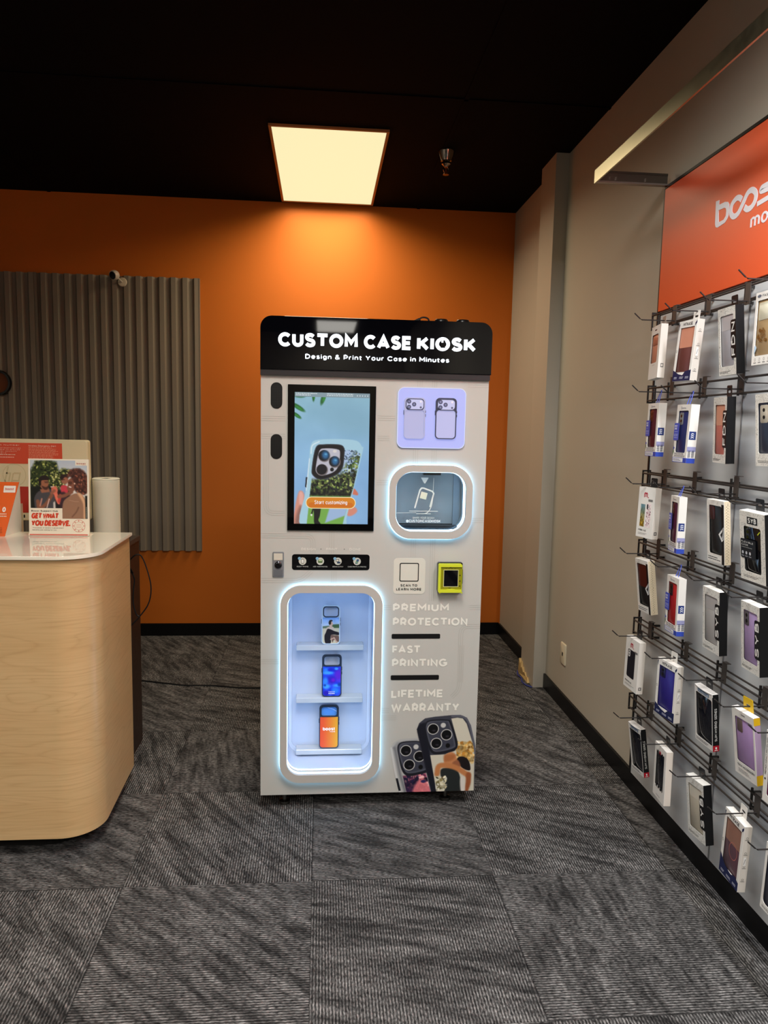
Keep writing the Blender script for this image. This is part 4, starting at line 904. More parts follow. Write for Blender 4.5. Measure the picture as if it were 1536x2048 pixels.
s_ = m.build('embossed_badge', t); s_.matrix_local = FRONT.to_4x4()
m = MB()
for u in (-.04, .055, .085, .112, .136, .16): m.flat(rrect(u - .003, .098, u + .003, .112, .002, 2), .0208, (20, 20, 22), 'satin')
s_ = m.build('vent_slots', t); s_.matrix_local = FRONT.to_4x4()
m = MB(); RED = (214, 78, 48)
m.prism(rect(-.30, .331, .2205, .420), .0205, .0212, RED, 'paper'); WH = (240, 206, 184)
lettering(m, 'Account Number', (-.10, .4070, .046, .4130), .0215, WH, .2); lettering(m, 'Wireless Emergency Alert', (.082, .4045, .196, .4115), .0215, WH, .18)
for k, (tx, e) in enumerate((('Our Representatives', .050), ('are unable to provide', .048), ('customer account', .034), ('numbers.', -.006))): lettering(m, tx, (-.075, .3955 - k * .0072, e, .4000 - k * .0072), .0215, WH, .16)
small_print(m, -.075, .366, .046, .372, 1, .0215, WH); small_print(m, -.075, .355, .022, .361, 1, .0215, WH, 'paper', .1); small_print(m, .082, .338, .208, .4025, 13, .0215, (232, 150, 118), 'paper', .25)
s_ = m.build('red_notice', t); s_.matrix_local = FRONT.to_4x4()
m = MB(); m.prism(rect(-.30, .120, .2205, .233), .0205, .0212, (176, 48, 32), 'paper'); small_print(m, .082, .126, .208, .214, 17, .0215, (214, 120, 96), 'paper', .2); lettering(m, 'Alert', (.082, .2180, .112, .2235), .0215, (226, 150, 126), .18); small_print(m, -.075, .18, .04, .222, 6, .0215, (206, 100, 76), 'paper', .3)
s_ = m.build('red_notice', t); s_.matrix_local = FRONT.to_4x4()

t = thing('paper_towel_roll', 'upright roll of white paper towels on the desk behind the counter', 'paper towels', (-.944, 3.28, .980))
m = MB(); prof = [(.018, .268), (.052, .268), (.056, .265)]
for k in range(53): prof.append((.0562 + (.0006 if k % 2 else 0) + .0003 * random.random(), .262 - k * .005))
prof += [(.056, .0), (.018, .0)]
m.lathe(prof[::-1], (226, 220, 196), 'matte', 40, cap0=False, cap1=False); m.build('towel', t, 25)
m = MB(); m.lathe([(.018, .266), (.018, .002)], (150, 128, 96), 'matte', 24, cap0=False, cap1=False); m.build('core', t, 40)
m = MB(); m.lathe([(.0565, .264), (.058, .268), (.053, .2715), (.04, .2695), (.0185, .2695)], (234, 228, 204), 'matte', 40, cap0=False, cap1=False); m.build('loose_top_sheet', t, 40)

# advertising stand on the counter
def poster():
    t = thing('sign_stand', 'upright advert stand on the counter, a family photo over red headline', 'sign', (-1.005, 2.866, 1.055), rotz(0) @ FRONT @ Matrix.Rotation(math.radians(-3), 3, 'X'))
    w_, h_ = .112, .296; PAPER = (236, 226, 204)
    m = MB(); m.prism(rect(-w_, .002, w_, h_), -.010, 0, PAPER, 'card', .001); m.build('panel', t)
    m = MB(); m.box((-w_ + .001, .0005, -.07), (w_ - .001, .0035, -.0005), PAPER, 'card'); m.box((-w_, .001, -.001), (w_, .010, .004), PAPER, 'card'); m.flat(rect(-w_ + .004, .003, w_ - .004, .0075), .0042, (214, 100, 84), 'card'); m.build('base_foot', t)
    px0, px1, py0, py1 = -.1045, .1065, .067, .2905
    c = Canvas(116, 123, (196, 198, 200)); c.grad((178, 190, 204), (214, 212, 204), 'y', 0, .4)
    c.poly([(0, .0), (.1, 0), (.1, .1), (0, .2)], (190, 198, 206), .05)
    tree = c.mask([(0, .2), (.1, .02), (.28, 0), (.46, .03), (.5, .2), (.56, .14), (.7, .16), (.62, .4), (.5, .5), (.3, .7), (0, .8)], .05); c.mix(tree, (44, 56, 26))
    c.leaves(330, (0, 0, .7, .55), [(40, 54, 26), (78, 92, 40), (112, 124, 58), (22, 30, 16), (160, 164, 90)], (.01, .03), tree); c.leaves(70, (.36, .1, .7, .5), [(176, 180, 96), (206, 204, 140)], (.008, .02), tree)
    c.poly([(0, .45), (.3, .42), (.52, .52), (.5, 1), (0, 1)], (24, 26, 22), .06); c.poly([(.46, .5), (.7, .5), (.7, 1), (.42, 1)], (34, 28, 28), .05)
    # man with phone, child, woman
    c.poly([(.08, .62), (.14, .54), (.24, .5), (.36, .5), (.42, .6), (.42, .84), (.12, .84), (.07, .72)], (70, 68, 72), .015, True)
    c.poly([(.17, .5), (.32, .47), (.34, .54), (.2, .56)], (150, 96, 72), .02); c.ell(.245, .40, .075, .098, (150, 96, 70), .15, .1); c.poly([(.155, .42), (.15, .32), (.2, .27), (.28, .26), (.34, .32), (.3, .34), (.2, .35), (.19, .43)], (34, 24, 22), .015, True)
    c.poly([(.2, .44), (.27, .46), (.32, .44), (.3, .5), (.24, .5)], (70, 42, 34), .02, True); c.line([(.26, .385), (.32, .385)], .012, (60, 36, 30)); c.line([(.25, .37), (.32, .365)], .008, (36, 24, 22))
    c.line([(.13, .70), (.16, .82), (.28, .74), (.37, .60)], .062, (132, 84, 62), .02, True); c.line([(.2, .66), (.17, .78)], .02, (216, 150, 130), .02)
    c.line([(.44, .56), (.47, .66), (.5, .72)], .065, (226, 116, 92), .02, True); c.poly([(.37, .46), (.41, .44), (.46, .46), (.48, .52), (.44, .58), (.38, .56)], (214, 112, 90), .015, True); c.line([(.36, .455), (.41, .45)], .014, (214, 206, 198)); c.line([(.39, .47), (.40, .56)], .012, (180, 90, 74))
    c.line([(.37, .56), (.42, .52)], .05, (150, 92, 70), .02); c.line([(.28, .84), (.33, .66)], .014, (220, 190, 180)); c.poly([(.40, .72), (.43, .70), (.44, .84), (.40, .84)], (206, 200, 190), .02)
    c.ell(.60, .33, .062, .075, (150, 98, 76), .15); c.poly([(.53, .32), (.54, .25), (.62, .24), (.67, .28), (.6, .29), (.56, .34)], (40, 26, 24), .02, True); c.line([(.58, .33), (.6, .33)], .012, (50, 30, 26))
    c.poly([(.53, .46), (.58, .42), (.66, .46), (.64, .6), (.56, .6)], (196, 62, 74), .02, True); c.poly([(.5, .6), (.62, .56), (.66, .9), (.56, .92)], (60, 40, 46), .03, True); c.line([(.5, .70), (.52, .60)], .05, (190, 70, 60), .02)
    c.poly([(.66, .34), (.74, .30), (.8, .4), (.76, .52), (.68, .53), (.64, .48), (.655, .42)], (132, 82, 64), .015, True); c.line([(.68, .45), (.71, .455)], .018, (240, 226, 220)); c.line([(.66, .375), (.72, .365), (.77, .35)], .012, (120, 60, 40)); c.ell(.70, .385, .035, .03, (90, 52, 40), .4)
    hair = c.mask(catmull([(.64, .28), (.68, .18), (.76, .14), (.86, .14), (.95, .19), (1.0, .3), (1.0, .52), (.93, .58), (.84, .56), (.78, .5), (.76, .36), (.70, .28), (.66, .3)], 4, True), .035); c.mix(hair, (70, 40, 34))
    c.leaves(180, (.62, .12, 1, .6), [(84, 48, 40), (54, 30, 26), (112, 64, 50), (140, 84, 64)], (.012, .028), hair, .9); c.ell(.775, .395, .014, .014, (224, 186, 160), .5)
    c.poly([(.58, .70), (.7, .60), (.8, .56), (.92, .60), (.98, .74), (1, 1), (.56, 1), (.555, .88)], (150, 112, 88), .015, True); c.poly([(.82, .56), (.9, .58), (.98, .78), (.99, 1), (.93, 1), (.92, .74)], (214, 166, 128), .03, True); c.line([(.68, .68), (.78, .70), (.84, .70)], .01, (176, 138, 112)); c.line([(.73, .96), (.8, .88), (.84, .8)], .02, (112, 80, 62), .02, True)
    c.line([(.5, .62), (.6, .6), (.72, .54)], .06, (134, 84, 64), .02, True)
    c.poly([(.955, .6), (1, .6), (1, 1), (.96, 1)], (30, 30, 26), .02)
    m = MB()
    m.raster(c, px0, py0, px1, py1, .0004, 'card', lambda x, y: not (x < .0135 and y < .1075) and not (x > .0625 and y > .2720)); m.build('family_photo', t)
    m = MB(); RD = (206, 62, 34)
    lettering(m, 'boost', (.068, .2765, .1015, .2835), .0005, (176, 60, 50), .2, gap=.08); lettering(m, 'mobile', (.0885, .2735, .1015, .2755), .0005, (176, 60, 50), .2)
    lettering(m, 'Boost Support Hub', (-.102, .0935, -.0040, .0995), .0005, (34, 26, 24), .24)
    lettering(m, 'GET WHAT', (-.102, .0665, .0015, .0885), .0005, RD, .36, gap=.02, slant=.18); lettering(m, 'YOU DESERVE.', (-.102, .0385, .0425, .0610), .0005, RD, .36, gap=.02, slant=.18)
    lettering(m, 'Thousands of dollars in government', (-.098, .0295, .018, .0335), .0005, (40, 30, 28), .18); lettering(m, 'benefits are waiting for you.', (-.098, .0215, -.008, .0255), .0005, (40, 30, 28), .18)
    m.stroke(arc(.0735, .0395, .0235, .0235, 0, 360, 28), .0014, .0005, (206, 110, 92)); m.stroke(arc(.0735, .0395, .0155, .0155, 20, 340, 20), .001, .0005, (216, 140, 122))
    for a in range(0, 360, 45): m.flat(ellipse(.0735 + .0195 * math.cos(math.radians(a)), .0395 + .0195 * math.sin(math.radians(a)), .0028, .0018, 8, math.radians(a)), .0005, (206, 110, 92))
    for dz in (-.005, 0, .005): m.flat(rect(.064, .0389 + dz, .083, .0399 + dz), .0005, (216, 140, 122))
    for k in range(18): m.flat(rect(.1015, .069 + k * .0025, .1035, .0705 + k * .0025), .0006, (180, 180, 170))
    m.build('printed_text', t)
poster()

# tent card at the left edge
t = thing('tent_card', 'orange folded tent card on the counter, cut off by the left edge of the photo', 'sign', (-1.30, 2.915, 1.055))
def tri_prism(pts, x0, x1, col, kind):
    n = len(pts); return [(x0, *p) for p in pts] + [(x1, *p) for p in pts]
YA, YBk, HH = -.070, .072, .202
m = MB(); vs = [(-.12, YA, 0), (.102, YA, 0), (.134, 0, HH), (-.12, 0, HH)]; off = [(x, y + .002, z) for x, y, z in vs]
m.add(vs + off, [(0, 1, 2, 3), (7, 6, 5, 4), (1, 5, 6, 2), (0, 4, 5, 1)], (226, 96, 28), 'card'); m.build('front_leaf', t)
m = MB(); vs = [(-.12, YBk, 0), (.108, YBk, 0), (.134, .0025, HH), (-.12, .0025, HH)]; off = [(x, y + .002, z) for x, y, z in vs]
m.add(vs + off, [(0, 1, 2, 3), (7, 6, 5, 4), (1, 5, 6, 2), (0, 4, 5, 1), (2, 6, 7, 3)], (222, 214, 200), 'card'); m.build('back_leaf', t)
m = MB(); vs = [(.1025, YA + .001, .0), (.108, YBk - .001, 0), (.134, .001, HH - .001)]; m.add(vs + [(x - .002, y, z) for x, y, z in vs], [(0, 1, 2), (5, 4, 3)], (216, 210, 200), 'card'); m.build('folded_gusset', t)
pr_ = MB(); sl = math.hypot(YA, HH)
def leaf_uv(poly, n=.0006):
    out = []
    for u, v in poly: out.append((u, YA + v / sl * (-YA) - n, v / sl * HH + n * .3))
    return out
def leaf_add(mb2):
    pr_.add([(x, YA + y / sl * (-YA) - .0008 - z * .1, y / sl * HH) for x, y, z in mb2.v], mb2.f, [c for c in mb2.c], 'card')
q = MB(); q.flat(rrect(.080, .172, .124, .199, .002, 2), 0, (240, 232, 222)); lettering(q, 'boost', (.086, .1815, .118, .1915), .004, (196, 74, 60), .2, gap=.08)
lettering(q, '0', (.083, .095, .096, .115), .004, (246, 240, 230), .3); small_print(q, .06, .074, .102, .092, 2, .004, (246, 214, 190), 'card', .05); small_print(q, .05, .012, .098, .036, 4, .004, (170, 76, 26), 'card', .2); leaf_add(q); pr_.build('printed_text', t)

# cables
m = MB()
P = [(-.8295, 3.20, .90), (-.80, 3.19, .925), (-.777, 3.20, .915), (-.752, 3.20, .845), (-.740, 3.20, .775), (-.752, 3.20, .707), (-.790, 3.20, .650), (-.817, 3.20, .620), (-.8285, 3.20, .606)]
m.tube(catmull(P, 6), .0028, (14, 12, 12), 'rubber')
P = [(-.828, 3.10, .880), (-.822, 3.18, .855), (-.8105, 3.20, .815), (-.816, 3.20, .763), (-.817, 3.20, .707), (-.805, 3.20, .660), (-.792, 3.20, .648)]
m.tube(catmull(P, 6), .003, (14, 12, 12), 'rubber'); m.tube([(-.828, 3.13, .91), (-.820, 3.17, .87), (-.813, 3.19, .845)], .003, (14, 12, 12), 'rubber')
tag(m.build('looped_cable'), 'looped black cable hanging at the end panel of the brown desk', 'cable')
m = MB(); P = [(-1.35, 4.26, .004), (-1.18, 4.235, .004), (-1.027, 4.195, .004), (-.89, 4.149, .004), (-.77, 4.113, .004), (-.68, 4.108, .004), (-.598, 4.100, .004), (-.452, 4.063, .004), (-.339, 4.060, .004), (-.2, 4.05, .004), (-.05, 3.85, .004), (.0, 3.6, .004), (.02, 3.45, .004)]
m.tube(catmull(P, 6), .0042, (10, 10, 11), 'rubber'); tag(m.build('power_cord'), 'black power cord running over the carpet to the kiosk', 'cord')

# ================================================================== accessory wall on the right
PANEL_X = 1.300
t = thing('accessory_display', 'pale grey display backing mounted on the right wall under the orange sign', 'display', (PANEL_X, 2.80, .0845), RIGHT)
m = MB(); m.prism(rect(.004, 0, 2.3, 1.877), -.0185, 0, (198, 200, 201), 'satin', .001); m.build('board', t)
m = MB(); m.box((-.006, -.0005, -.0185), (.0035, 2.340, .004), (16, 15, 15), 'satin'); m.build('upright', t)
for u in (.62, 1.23, 1.84):
    m = MB(); m.box((u, .001, .0002), (u + .006, 1.876, .002), (120, 120, 122), 'satin'); m.build('upright', t)

t = thing('header_sign', 'large orange-red sign board with white lettering at the top of the display panel', 'sign', (1.2985, 2.80, 1.963), RIGHT)
m = MB(); m.prism(rect(.0045, .0, 2.3, .456), -.018, .004, (234, 86, 38), 'board', .001); m.build('board', t)
m = MB(); m.box((.0045, .4565, -.018), (2.3, .4665, .006), (14, 13, 13), 'satin'); m.build('top_edging', t)
m = MB((0, -1.963, 0)); LW = (236, 232, 238)
m.holed([catmull([(.3879, 2.2622), (.4078, 2.2605)], 1) + [(.4084, 2.2452), (.4452, 2.2441), (.4626, 2.2388), (.4715, 2.2288), (.4706, 2.1930), (.4632, 2.1844), (.4520, 2.1769), (.4081, 2.1730), (.3969, 2.1775), (.3913, 2.1883)],
         [(.4075, 2.228), (.4430, 2.2264), (.4530, 2.2217), (.4560, 2.2136), (.4548, 2.1975), (.4440, 2.1889), (.4140, 2.1885)]], .0042, .0052, LW, 'card')
m.stroke(catmull([(.5420, 2.2225), (.5290, 2.2318), (.5100, 2.2345), (.4865, 2.2220), (.4835, 2.1990), (.5020, 2.1825), (.5260, 2.1850), (.5495, 2.2072), (.5720, 2.2315), (.5960, 2.2345), (.6165, 2.2190), (.6160, 2.1985), (.6000, 2.1840), (.5780, 2.1832), (.5600, 2.1945)], 5), .0175, .0052, LW, 'card', .0042)
m.stroke(catmull([(.74, 2.2255), (.66, 2.2268), (.6440, 2.2240), (.6435, 2.2165), (.660, 2.2130), (.71, 2.2115), (.722, 2.203), (.715, 2.190), (.69, 2.1870), (.628, 2.1835)], 5), .0145, .0052, LW, 'card', .0042)
m.stroke([(.765, 2.256), (.765, 2.20), (.775, 2.187), (.80, 2.184)], .0175, .0052, LW, 'card', .0042); m.stroke([(.742, 2.228), (.80, 2.228)], .014, .0052, LW, 'card', .0042)
lettering(m, 'mobile', (.5995, 2.1190, .800, 2.1625), .0052, LW, .19, 'card', .0042, .13)
m.build('lettering', t)['label'] = 'raised white lettering'

t = thing('sign_canopy', 'metal canopy frame reaching out from the wall above the orange sign', 'canopy frame', (1.02, 2.795, 2.427))
m = MB(); m.box((-.006, -2.3, 0), (0, 0, .0475), (186, 176, 148), 'metal'); m.build('fascia', t)
m = MB(); m.box((.0002, -.004, 0), (.279, 0, .0475), (120, 112, 106), 'metal'); m.box((.0005, -.020, .0001), (.279, -.0042, .006), (176, 166, 164), 'metal'); m.box((.0005, -.006, .040), (.279, -.0042, .0475), (110, 104, 98), 'metal'); m.build('end_arm', t)
m = MB()
for x in (.05, .075, .19): m.box((x, -.009, .014), (x + .003, -.0045, .026), (150, 140, 134), 'metal')
m.build('lamp_clip', t)

t = thing('canopy_lamp', 'tube lamp clipped under the metal canopy, lighting the orange sign', 'lamp', (1.075, 1.06, 2.446))
m = MB(); m.tube([(0, -.56, 0), (0, .56, 0)], .0125, (235, 238, 248), 'diffuser', 14); m.build('tube', t, 40)
m = MB()
for y in (-.58, .575): m.box((-.018, y - .014, -.018), (.018, y + .014, .018), (150, 146, 140), 'satin')
m.box((-.0545, -.5, .013), (.018, .5, .018), (150, 146, 140), 'satin'); m.build('lamp_holder', t)
li = D.lights.new('lamp', 'AREA'); li.shape = 'RECTANGLE'; li.size = .03; li.size_y = 1.1; li.energy = 36.0; li.color = (.93, .95, 1.0)
lo = D.objects.new('lamp', li); COL.objects.link(lo); lo.parent = t; lo.location = (0, 0, -.016); lo.rotation_euler = (0, math.radians(-25), 0)

# ------------------------------------------------------------------ rails
RAILX = 1.243
TOPS = (1.936, 1.664, 1.3405, 1.070, .757, .446)
ORD = ('topmost', 'second', 'third', 'fourth', 'fifth', 'lowest')
def rail(z, lab):
    t = thing('display_rail', lab, 'rail', (PANEL_X, 2.722, z), RIGHT, 'wire rails on the display panel')
    L = 2.0; BR = (54, 49, 46)
    for nm, (v, n, r) in (('front_bar', (0, .057, .0036)), ('front_bar', (-.046, .057, .0032)), ('rear_bar', (.003, .028, .003)), ('rear_bar', (-.042, .028, .003))):
        m = MB(); m.tube([(0, v, n), (L, v, n)], r, BR, 'satin', 8); m.build(nm, t, 40)
    m = MB()
    for a, b in (((-.004, -.056, .0265), (0, .012, .0315)), ((-.004, -.056, .0545), (0, .012, .0605)), ((-.004, -.056, .0315), (0, -.050, .0545)), ((-.004, .006, .0315), (0, .012, .0545))): m.box(a, b, (34, 31, 30), 'satin')
    m.build('end_plate', t)
    for u in (.10, .33, .56, .79, 1.02, 1.25, 1.6):
        m = MB(); m.box((u - .0025, -.047, .0005), (u + .0025, -.039, .0245), (38, 35, 33), 'satin'); m.box((u - .0025, .000, .0005), (u + .0025, .008, .0245), (38, 35, 33), 'satin'); m.box((u - .0025, -.050, .0246), (u + .0025, .018, .0305), (38, 35, 33), 'satin'); m.build('bracket', t)
for z, o in zip(TOPS, ORD):
    rail(z, {'topmost': 'topmost wire rail of the accessory wall, just under the orange sign', 'lowest': 'lowest wire rail of the accessory wall, above the black base'}.get(o, o + ' wire rail from the top of the accessory wall'))

# ------------------------------------------------------------------ packaged phone cases and the hooks that carry them
BX = {
'A1': (2.5384, 1.8726, .0955, .1864, .0242, -2.1, 2.1, -6.7), 'A2': (2.3095, 1.8590, .0987, .1939, .0252, .9, 4.0, 5.8), 'A3': (2.0901, 1.8639, .0943, .1955, .0254, -.7, -5.1, -.5), 'A4': (1.8952, 1.8779, .0950, .1936, .0260, 0, -.1, .2),
'B1': (2.5239, 1.6005, .0953, .1877, .0283, -.4, .9, -3.3), 'B2': (2.3008, 1.5895, .0970, .1886, .0286, .4, 1.9, -1.6), 'B3': (2.0868, 1.6042, .0938, .1949, .0252, .7, -2.8, -7.2), 'B4': (1.8647, 1.6054, .0950, .1941, .0260, -1.6, -4.0, -.1),
'C1': (2.5315, 1.2994, .0896, .1835, .0264, .5, 1.3, 12.9), 'C2': (2.3211, 1.2878, .0965, .1865, .0250, -.5, 0, -11.2), 'C3': (2.0756, 1.2986, .0972, .1903, .0200, -.2, -4.8, -.5), 'C4': (1.8865, 1.2836, .1034, .1975, .0260, 1.9, -8.0, 5.4),
'D1': (2.5485, 1.0312, .0999, .1985, .0271, -1.8, -6.6, 1.3), 'D2': (2.2993, 1.0191, .0968, .1909, .0250, -1.2, -.2, -4.4), 'D3': (2.0619, 1.0303, .0988, .1941, .0241, .5, -4.0, -1.0), 'D4': (1.8600, 1.0343, .0966, .1930, .0260, -.3, -4.4, -3.3),
'E1': (2.5737, .7232, .1025, .1975, .0252, 1.8, 0, 3.4), 'E2': (2.2986, .7246, .1092, .1957, .0240, 1.3, -.5, 8.0), 'E3': (2.0649, .7156, .0955, .1825, .0201, 1.7, -6.2, 3.1), 'E4': (1.8568, .7266, .0952, .1976, .0193, -.1, -8.2, 4.2), 'E5': (1.6947, .7262, .0950, .1931, .0260, -.4, -.3, .2),
'G1': (2.5208, .4059, .0913, .1840, .0208, -2.0, -7.3, 4.5), 'G2': (2.3054, .4226, .0992, .1898, .0227, -.5, -.2, -4.6), 'G3': (2.0779, .4178, .0992, .1896, .0260, -4.3, -4.2, 2.9), 'G4': (1.8510, .4221, .1044, .1971, .0224, 2.1, .9, -3.0), 'G5': (1.6572, .4351, .0950, .1845, .0260, 1.1, .9, -.4)}
HOOKS = {'A': (1.891, 1.888, 1.884, 1.906), 'B': (1.640, 1.627, 1.629, 1.632), 'C': (1.312, 1.316, 1.318, 1.308), 'D': (1.054, 1.053, 1.057, 1.053), 'E': (.735, .738, .745, .743, .738), 'G': (.437, .431, .428, .431, .443)}
LABEL = {
'A1': 'white box with rounded window on a rose-gold case, first on the topmost rail', 'A2': 'white and navy box with a half-clear rose case, hanging second on the topmost rail', 'A3': 'speckled white box with clear case and black FDN side, on the topmost rail', 'A4': 'white box with golden chain in its window, at the photo edge',
'B1': 'blue-corded white box of a burgundy case, blue card across it, on the second rail', 'B2': 'blue-corded white box of a navy case, blue card across it, on the second rail', 'B3': 'speckled white box with pink case and black FDN side, on the second rail', 'B4': 'speckled box with a navy case, cut by the photo edge on the second rail',
'C1': 'white box printed with a red m and two patterned cases, on the third rail', 'C2': 'blue-corded white box of a purple case, blue card across it, on the third rail', 'C3': 'box with dotted cream side and white diamond mark on black, on the third rail', 'C4': 'speckled box showing a black case with a black text card, on the third rail',
'D1': 'box with dotted cream side and dark red-black window, on the fourth rail', 'D2': 'blue-corded white box of a bright red case, blue card across it', 'D3': 'speckled box with clear case and black SYB side, on the fourth rail', 'D4': 'speckled box with lilac case and black SYB side, on the fourth rail',
'E1': 'white box printed with a red m and a black case, on the fifth rail', 'E2': 'white and navy box with a deep blue case, on the fifth rail', 'E3': 'curved clear pack of a black case on the fifth rail, black lettered side', 'E4': 'white box with lilac case, yellow tab and yellow side', 'E5': 'white box with vertical print, cut by the photo edge on the fifth rail',
'G1': 'curved clear pack of a black case on the lowest rail, black lettered side', 'G2': 'white box with black case in a ragged window, second on the lowest rail', 'G3': 'speckled box with cream case and black SYB side, on the lowest rail', 'G4': 'white and navy box with a mauve case bearing a ring, on the lowest rail', 'G5': 'white dark-windowed box on the lowest rail, cut by the photo edge'}
WHT = (232, 228, 222); INK = (24, 24, 28); NAVY = (24, 32, 74); BLUE = (52, 74, 172)

def speckle(m, u0, v0, u1, v1, n, k, avoid, seed, col=(96, 94, 92)):
    rg = random.Random(seed)
    for _ in range(k):
        u, v = rg.uniform(u0 + .002, u1 - .002), rg.uniform(v0 + .002, v1 - .002)
        if any(a[0] - .001 < u < a[2] + .001 and a[1] - .001 < v < a[3] + .001 for a in avoid): continue
        a = rg.uniform(0, 3.14); l = rg.uniform(.0008, .0016); du, dv = l * math.cos(a), l * math.sin(a); pu, pv = -.00035 * math.sin(a), .00035 * math.cos(a)
        m.flat([(u - du - pu, v - dv - pv), (u + du - pu, v + dv - pv), (u + du + pu, v + dv + pv), (u - du + pu, v - dv + pv)], n, col, 'card')

class Pack:
    def __init__(s, key):
        s.key = key; Y, Z, s.w, s.h, s.d, rx, ry, rz = BX[key]
        e = Matrix.Rotation(math.radians(rz), 3, 'Z') @ Matrix.Rotation(math.radians(ry), 3, 'Y') @ Matrix.Rotation(math.radians(rx), 3, 'X')
        s.root = thing('phone_case_box', LABEL[key], 'phone case box', (1.175, Y, Z), e @ RIGHT, 'boxed phone cases on the accessory wall')
        s.m = MB(); s.win = None
    def shell(s, win, col=WHT, side=None, front_off=0, r=.006):
        """open carton with a die-cut window; side = colour of the side seen from the kiosk"""
        w, h, d, m = s.w / 2, s.h, s.d, s.m; s.win = win
        if win: m.holed([rect(-w, -h, w, 0), rrect(*win, r, 4)], -.0012, 0, col, 'card')
        else: m.prism(rect(-w, -h, w, 0), -.0012, 0, col, 'card')
        m.box((-w, -h, -d), (-w + .001, 0, -.0012), col, 'card'); m.box((w - .001, -h, -d), (w, 0, -.0012), side or col, 'card')
        m.box((-w + .001, -.001, -d), (w - .001, 0, -.0012), col, 'card'); m.box((-w + .001, -h, -d), (w - .001, -h + .001, -.0012), col, 'card'); m.box((-w + .001, -h + .001, -d), (w - .001, -.001, -d + .001), (60, 56, 54) if win else col, 'card')
    def side(s, poly, col, lift=.0003):
        """print on the right-hand side: poly in (distance behind the front, height)"""
        u = s.w / 2 + lift; s.m.add([(u, v, -q) for q, v in ccw(poly)], [tuple(range(len(poly)))], col, 'card')
    def side_art(s, fn, lift=.0003):
        q = MB(); fn(q); u = s.w / 2 + lift; s.m.add([(u + z, y, -x) for x, y, z in q.v], q.f, q.c, 'card')
    def case(s, col, win=None, cam=None, kind='plastic', upper=None, split=.4, ring=None, glossy=False, lens=True):
        a = win or s.win; u0, v0, u1, v1 = a[0] - .002, a[1] - .002, a[2] + .002, a[3] + .002; m = MB(); n1 = -.0035
        m.prism(rrect(u0, v0, u1, v1, .006, 4), -.0120, n1, col, kind, .0015)
        if upper: m.prism(rrect(u0 + .002, v1 - (v1 - v0) * split, u1 - .002, v1 - .002, .005, 4), n1, n1 + .0004, upper, kind)
        if cam:
            cu0, cv0, cu1, cv1, cc = cam; m.prism(rrect(cu0, cv0, cu1, cv1, .005, 4), n1, n1 + .0012, cc, 'plastic', .0004)
            if lens:
                for k in range(2): m.prism(ellipse((cu0 + cu1) / 2, cv1 - (k + .7) * (cv1 - cv0) / 2.5, .005, .005, 14), n1 + .0012, n1 + .0018, (14, 14, 18), 'gloss')
        if ring: m.stroke(arc(ring[0], ring[1], ring[2], ring[2] * 1.15, 0, 360, 28), .0016, n1 + .0005, ring[3], 'plastic')
        o = m.build('phone_case', s.root, 40); return o
    def tab(s, col, wd=.034, hgt=.034, cut=True):
        m = MB(); n = -s.d; ho = rrect(-wd / 2, -.012, wd / 2, hgt, .004, 3); sl = rrect(-.009, .012, .009, .019, .003, 3)
        m.holed([ho, sl], n - .0012, n - .0002, col, 'card'); m.build('hang_tab', s.root)
    def done(s): s.m.build('carton', s.root)

def fdn(key, brand, case_col, kind='plastic', upper=None, cam=None, split=.3):
    p = Pack(key); w, h, d = p.w / 2, p.h, p.d; win = (-w + .012, -h + .026, w - .012, -.022)
    p.shell(win, (226, 224, 218), (12, 12, 14)); m = p.m
    m.box((w, -h - .0003, -d - .0003), (w + .0004, .0003, .0004), (12, 12, 14), 'card')                      # black sleeve wrapping the near side
    m.prism(rrect(w - .026, -h * .76, w - .0002, -h * .20, .007, 4, (1, 0, 0, 1)), .0001, .0005, (12, 12, 14), 'card')
    lettering(m, brand, (w - .0225, -h * .725, w - .0035, -h * .235), .0008, (238, 236, 232), .27, 'card', None, .12, 0, True)
    speckle(m, -w, -h, w, 0, .0003, 640, [win, (w - .026, -h * .77, w, -h * .19)], key)
    small_print(m, -w + .005, -h + .006, w - .03, -h + .013, 2, .0004, (90, 88, 86), 'card'); p.case(case_col, None, cam, kind, upper, split); p.tab((16, 17, 19)); p.done()
